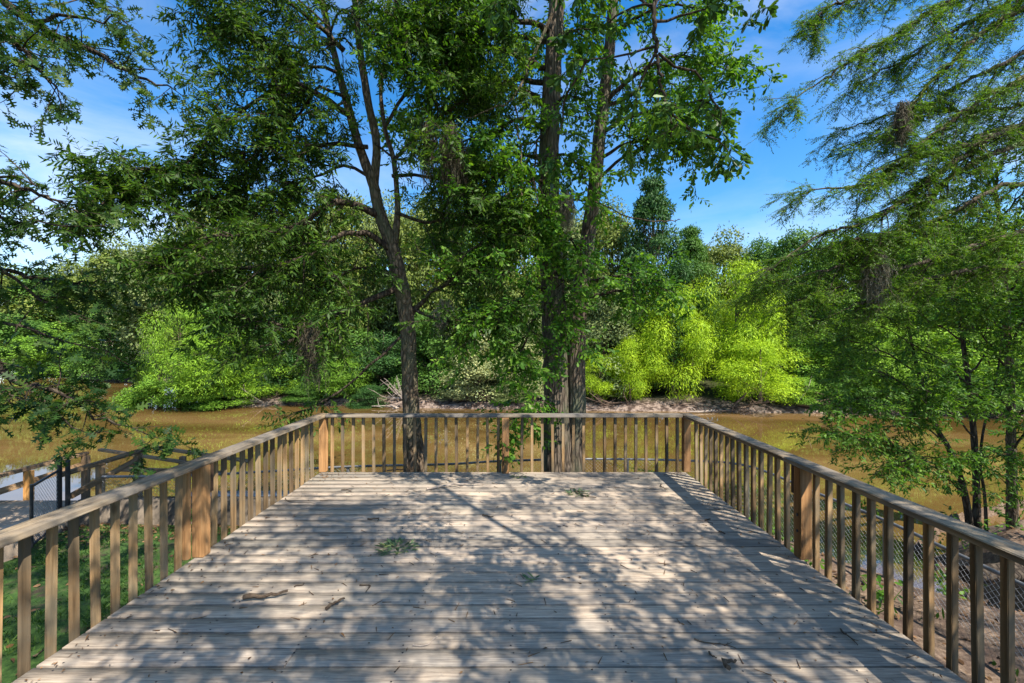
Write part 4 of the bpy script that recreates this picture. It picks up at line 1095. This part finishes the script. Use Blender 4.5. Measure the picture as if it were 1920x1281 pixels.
OL = (.155, .205, .045); MG = (.085, .185, .032); DG = (.045, .115, .03); YG = (.32, .48, .02); GG = (.155, .205, .08); LG = (.15, .29, .032); PALE = (.30, .34, .165); LY = (.19, .34, .028)
G1, G2, G3, G4, G5, G6 = 'trees on the far left bank', 'trees of the wood across the river', 'undergrowth at the far bank', 'bright willows on the far bank', 'trees on the far right bank', 'yellow-green shrubs on the left point'
for a in [
    ('r1', -40, 60, 500, 210, OL, 'olive tree at the left edge of the far left bank', G1),
    ('r2', 70, 66, 512, 170, MG, 'mid green tree second from the left edge on the far left bank', G1),
    ('r3', 150, 70, 503, 170, OL, 'low olive tree at the bend of the far left bank', G1),
    ('r1', 225, 56, 460, 170, OL, 'tallest olive tree above the river bend on the left', G1),
    ('r2', 300, 45, 452, 190, GG, 'grey-green tree right of the tallest olive tree at the bend', G1),
    ('s1', 15, 55, 570, 180, MG, 'rounded green shrub low at the left edge of the far left bank', G1),
    ('s2', 115, 53, 585, 170, LG, 'light green shrub on the far left bank under the olive trees', G1),
    ('s1', 205, 48, 560, 160, MG, 'green shrub at the river bend left of the point', G1),
    ('r2', -170, 62, 505, 200, MG, 'green tree just past the left edge of the far left bank', G1),
    ('r3', -330, 60, 500, 210, OL, 'olive tree past the left edge of the far left bank', G1),
    ('s1', -240, 56, 560, 220, LG, 'light shrub past the left edge of the far left bank', G1),
    ('r1', -520, 60, 495, 230, MG, 'green tree well past the left edge of the far left bank', G1),
    ('s2', -430, 58, 560, 240, MG, 'green shrub well past the left edge of the far left bank', G1),
    ('r2', -760, 62, 495, 260, OL, 'olive tree far past the left edge of the far left bank', G1),
    ('s1', -650, 60, 555, 280, LG, 'light shrub far past the left edge of the far left bank', G1),
    ('r3', 390, 36, 405, 190, OL, 'olive crown left of the slender trunk over the left point', G2),
    ('r1', 470, 34, 388, 180, GG, 'grey-green moss hung crown second in the wood from the left', G2),
    ('r2', 555, 36, 395, 180, MG, 'mid green crown behind the left boughs of the slender tree', G2),
    ('r3', 640, 34, 382, 180, OL, 'olive crown directly left of the slender forked stems', G2),
    ('r1', 725, 36, 385, 180, GG, 'grey-green crown directly behind the slender trunk', G2),
    ('r2', 810, 33, 378, 180, OL, 'olive crown under the biggest beard of moss', G2),
    ('r3', 895, 35, 372, 180, MG, 'mid green crown between the moss beard and the twin trunks', G2),
    ('r1', 975, 33, 380, 180, OL, 'olive crown just left of the twin trunks', G2),
    ('r2', 1060, 35, 392, 180, GG, 'grey-green crown behind the twin trunks', G2),
    ('r3', 1140, 34, 400, 170, OL, 'olive crown just right of the twin trunks', G2),
    ('c1', 1222, 31, 332, 215, DG, 'tall dark pointed tree standing above the others right of the twin trunks', G2),
    ('c1', 1296, 35, 425, 165, MG, 'small pointed green tree right of the tall dark one', G2),
    ('r1', 1350, 38, 447, 170, OL, 'rounded olive tree against blue sky above the willows', G2),
    ('r2', 1425, 37, 455, 150, MG, 'mid green tree right of the rounded olive tree', G2),
    ('r2', 350, 48, 500, 260, MG, 'dark tree mass at the back of the left point', G2),
    ('s1', 520, 46, 470, 300, MG, 'tree far back in the wood behind the left boughs', G2),
    ('s2', 700, 44, 470, 300, MG, 'tree far back in the wood behind the slender trunk', G2),
    ('s1', 880, 45, 470, 300, MG, 'tree far back in the wood behind the pale shrubs', G2),
    ('s2', 1070, 45, 470, 300, MG, 'tree far back in the wood behind the twin trunks', G2),
    ('s1', 1260, 46, 490, 300, MG, 'tree far back in the wood behind the wide willow', G2),
    ('s2', 1480, 44, 480, 300, MG, 'tree far back in the wood behind the cypress tips', G2),
    ('s1', 1700, 42, 480, 300, MG, 'tree far back in the wood behind the bushy young tree', G2),
    ('s2', 1920, 40, 480, 300, MG, 'tree far back in the wood at the right edge', G2),
    ('s1', 430, 31, 530, 170, MG, 'dark green understorey tree behind the yellow-green point shrubs', G3),
    ('s2', 530, 31, 560, 170, DG, 'dark shrub behind the forked moss beard', G3),
    ('s1', 630, 31.5, 540, 170, MG, 'tall green understorey shrub left of the slender trunk', G3),
    ('s2', 720, 31, 600, 160, DG, 'deep green shrub behind the slender trunk', G3),
    ('s1', 815, 30, 560, 170, MG, 'green shrub right of the slender trunk above the sandbank', G3),
    ('s2', 900, 28.6, 600, 170, PALE, 'pale cream-green shrub above the sandbank left of the twin trunks', G3),
    ('s1', 985, 28.4, 620, 120, PALE, 'smaller pale shrub touching the twin trunks on their left', G3),
    ('s2', 1000, 30.5, 520, 170, GG, 'grey-green tall shrub behind the twin trunks', G3),
    ('s1', 1130, 29.5, 500, 180, GG, 'tall grey-green shrub right of the twin trunks', G3),
    ('s2', 1230, 30, 540, 170, MG, 'green shrub below the tall dark pointed tree', G3),
    ('w2', 640, 29.5, 680, 130, LG, 'low light green bush on the bank left of the slender trunk', G3),
    ('w1', 335, 28.6, 580, 130, LY, 'tall yellow-green willowy shrub at the back of the left point', G6),
    ('w2', 410, 27.9, 640, 190, LY, 'broad yellow-green shrub at the middle of the left point', G6),
    ('s1', 300, 27.6, 690, 130, LG, 'low green shrub overhanging the water at the tip of the left point', G6),
    ('w1', 520, 29.6, 680, 170, LY, 'yellow-green shrub behind the bleached roots on the point', G6),
    ('s2', 410, 27.4, 710, 120, LG, 'low green shrub dipping to the water below the broad yellow-green one', G6),
    ('w1', 1378, 29.5, 512, 165, YG, 'tallest bright yellow-green willow rounded at the top', G4),
    ('w2', 1262, 28.0, 565, 150, YG, 'wide bright willow left of the tallest one', G4),
    ('w1', 1425, 25.9, 650, 165, YG, 'low bright willow hanging over the water in front of the tallest one', G4),
    ('w1', 1190, 27.6, 640, 100, YG, 'bright willow nearest the twin trunks but one', G4),
    ('w2', 1125, 27.6, 672, 100, YG, 'small bright willow touching the twin trunks on the right', G4),
    ('r3', 1500, 34, 450, 170, MG, 'mid green tree behind the tips of the cypress limbs', G5),
    ('r1', 1590, 33, 440, 190, LG, 'light green tree behind the middle of the cypress limbs', G5),
    ('r2', 1690, 32, 430, 200, LG, 'green tree behind the pale moss beard on the right', G5),
    ('r3', 1790, 31, 430, 210, LG, 'light green tree behind the bushy young tree', G5),
    ('r1', 1900, 30, 420, 220, LG, 'green tree at the right edge of the far bank', G5),
    ('r2', 2020, 29, 420, 220, MG, 'green tree just past the right edge of the far bank', G5),
    ('s1', 1545, 28, 590, 170, LG, 'tall green shrub right of the bright willows', G5),
    ('w2', 1630, 27, 610, 190, LY, 'yellow-green willow on the far bank seen under the cypress', G5),
    ('s2', 1740, 27.5, 580, 210, LY, 'light green shrub behind the stems of the bushy young tree', G5),
    ('s1', 1850, 26.5, 590, 210, LY, 'yellow-green shrub behind the straight stem at the right', G5),
    ('s2', 1970, 26, 590, 210, LG, 'light green shrub at the right edge by the far water', G5),
    ('s2', 575, 28.9, 712, 90, MG, 'low green bush at the waterline between the point and the slender trunk', G3),
    ('s1', 690, 27.9, 715, 80, DG, 'low dark bush at the waterline touching the dead branches', G3),
    ('s2', 870, 28.4, 690, 110, PALE, 'low pale bush hanging over the middle of the sandbank', G3),
    ('s1', 960, 27.6, 705, 90, GG, 'low grey-green bush by the twin trunks at the waterline', G3),
    ('s1', 1490, 26.4, 700, 110, LG, 'low green bush at the right end of the bright willows', G5),
    ('s2', 1580, 26.0, 690, 120, MG, 'low green bush at the far waterline under the cypress', G5),
    ('s1', 1690, 25.4, 690, 130, LG, 'low light bush at the far waterline behind the bushy young tree', G5),
    ('s2', 1820, 24.8, 690, 150, MG, 'low green bush at the far waterline behind the thin dark stems', G5),
    ('s1', 250, 27.6, 715, 90, LG, 'low bush trailing in the water at the very tip of the left point', G6),
]: far_tree(*a)

# driftwood and roots on the far bank
def drift(label, x, y, d, L, ang, n, r, mat='drift', name='driftwood', spread=.9, up=.4):
    X = (x - CX) * d / F; z = CH - (y - CY) * d / F; z = max(z, float(ground(X, d)) + r, WATER + r * .3)
    o0 = A([X, d, z]); q = MB(); L *= 1.3; r *= 1.45
    for i in range(n):
        a = ang + random.uniform(-spread, spread); l = L * random.uniform(.4, 1)
        e = o0 + l * A([math.cos(a), random.uniform(-.4, .3), math.sin(a) * up + random.uniform(-.03, .12)])
        e[2] = max(e[2], float(WATER) - .15)
        mid = (o0 + e) / 2 + rng.normal(0, l * .09, 3)
        P = smooth_path([o0 + rng.normal(0, .05, 3), mid, e], 9); q.tube(P, np.linspace(r * (1 if i == 0 else .55), r * .2, 9), 6, .25)
        for k in range(3):
            b = P[random.randint(3, 7)]; f = b + rng.normal(0, l * .16, 3) + [0, 0, l * .05]; q.tube([b, (b + f) / 2 + rng.normal(0, .03, 3), f], [r * .3, r * .22, r * .08], 4)
    o = q.build(name, M[mat], None, True); localise(o, o0); tag(o, label, 'driftwood', 'driftwood along the far bank')


drift('bleached spray of dead branches just left of the slender trunk', 755, 748, 27.2, 1.5, 2.6, 10, .03, 'drift', 'dead_branch', .8, .8)
drift('pale forked root dipping in the water left of the slender trunk', 745, 765, 26.9, 1.3, 3.5, 4, .06)
drift('bleached roots tangled on the bank of the left point', 490, 752, 28.2, 2.2, 2.9, 7, .06)
drift('pale roots at the water end of the left point', 440, 756, 27.6, 1.4, .5, 4, .05)
drift('brown log lying along the bank right of the low willow', 1500, 765, 25.7, 2.6, .35, 3, .09, 'drift_dark', spread=.3)
drift('brown branch slanting into the water under the low willow', 1410, 775, 25.0, 2.2, 3.6, 2, .07, 'drift_dark', spread=.2)
drift('brown roots under the low willow on the bank', 1370, 765, 25.7, 2.0, .9, 5, .06, 'drift_dark')
drift('pale bent root at the water beside the wide willow', 1340, 770, 25.6, 1.4, 4.2, 3, .05)
drift('grey branch standing up from the bank right of the low willow', 1495, 750, 25.8, 1.5, 1.2, 3, .05)
drift('pale branch lying on sand at the right end of the open bank', 1535, 758, 25.6, 1.5, .6, 4, .05)
drift('dark roots on the sandy bank right of the twin trunks', 1180, 760, 26.6, 2.4, 2.4, 6, .06, 'drift_dark')
drift('dark thin branches on the bank between the willows', 1260, 762, 26.3, 2.2, .4, 5, .05, 'drift_dark')
drift('dark fallen branches on the sandbank left of the twin trunks', 920, 748, 27.4, 2.6, 3.0, 6, .05, 'drift_dark')
drift('brown sticks on the sandbank right of the slender trunk', 850, 750, 27.4, 1.8, .3, 5, .045, 'drift_dark')
# dark log on the near right bank
q = MB(); P = smooth_path([(5.5, 5.5, -1.08), (6.2, 5.6, -1.1), (7.0, 5.8, -1.15), (8.0, 6.2, -1.2)], 20); q.tube(P, np.linspace(.10, .14, 20), 9, .25)
o = q.build('fallen_log', M['bark_dark'], None, True); localise(o, (6.5, 6.5, -1.2)); tag(o, 'dark fallen log along the near bank edge right of the deck', 'log')

# ------------------------------------------------------------------ light, sky, camera
sdir = Vector((.52, -.43, 1)).normalized()
sun = bpy.data.lights.new('sun', 'SUN'); sun.energy = 5.0; sun.angle = math.radians(.38); sun.color = (1, .93, .82)
so = bpy.data.objects.new('sun', sun); C.objects.link(so); so.rotation_euler = (-sdir).to_track_quat('-Z', 'Y').to_euler(); so.location = (20, -18, 40)
w = bpy.data.worlds.new('World'); bpy.context.scene.world = w; w.use_nodes = True
nt = w.node_tree; nt.nodes.clear()
out = nt.nodes.new('ShaderNodeOutputWorld'); bg = nt.nodes.new('ShaderNodeBackground'); bg.inputs['Strength'].default_value = .092
sky = nt.nodes.new('ShaderNodeTexSky'); sky.sky_type = 'NISHITA'; sky.sun_disc = False
sky.sun_elevation = math.asin(sdir.z); sky.sun_rotation = math.atan2(sdir.x, sdir.y); sky.air_density = 1.0; sky.dust_density = .3; sky.ozone_density = 2.5
tc = nt.nodes.new('ShaderNodeTexCoord')
mp = nt.nodes.new('ShaderNodeMapping'); mp.inputs['Scale'].default_value = (.8, .9, 2.2); mp.inputs['Rotation'].default_value = (.25, -.75, .3)
nt.links.new(tc.outputs['Generated'], mp.inputs['Vector'])
n1 = noise(nt, mp.outputs[0], 2.6, 7, .58, .9)
n2 = noise(nt, mp.outputs[0], 1.1, 3, .5)
cf = mathn(nt, 'MULTIPLY', ramp(nt, n1, [(.38, (0, 0, 0)), (.80, (1, 1, 1))]), ramp(nt, n2, [(.38, (.15, .15, .15)), (.62, (1, 1, 1))]))
hs = nt.nodes.new('ShaderNodeHueSaturation'); hs.inputs['Saturation'].default_value = 1.38; hs.inputs['Value'].default_value = 1.42
nt.links.new(sky.outputs[0], hs.inputs['Color'])
col = mixc(nt, mathn(nt, 'MULTIPLY', cf, .9), hs.outputs[0], (7.2, 7.4, 7.8))
nt.links.new(col, bg.inputs[0]); nt.links.new(bg.outputs[0], out.inputs[0])

cam = bpy.data.cameras.new('camera'); cam.sensor_width = 36; cam.lens = 36 * F / 1920; cam.clip_end = 1000; cam.clip_start = .05
cam.shift_x = (960 - CX) / 1920; cam.shift_y = (CY - 640.5) / 1920
co = bpy.data.objects.new('camera', cam); C.objects.link(co); co.location = (0, 0, CH); co.rotation_euler = (math.pi / 2, 0, 0)
sc = bpy.context.scene; sc.camera = co
sc.view_settings.view_transform = 'Standard'; sc.view_settings.look = 'None'; sc.view_settings.exposure = .98; sc.view_settings.gamma = 1
sc.render.engine = 'CYCLES'
sc.cycles.max_bounces = 8; sc.cycles.diffuse_bounces = 4; sc.cycles.transmission_bounces = 6; sc.cycles.use_denoising = True
sc.cycles.sample_clamp_indirect = 8
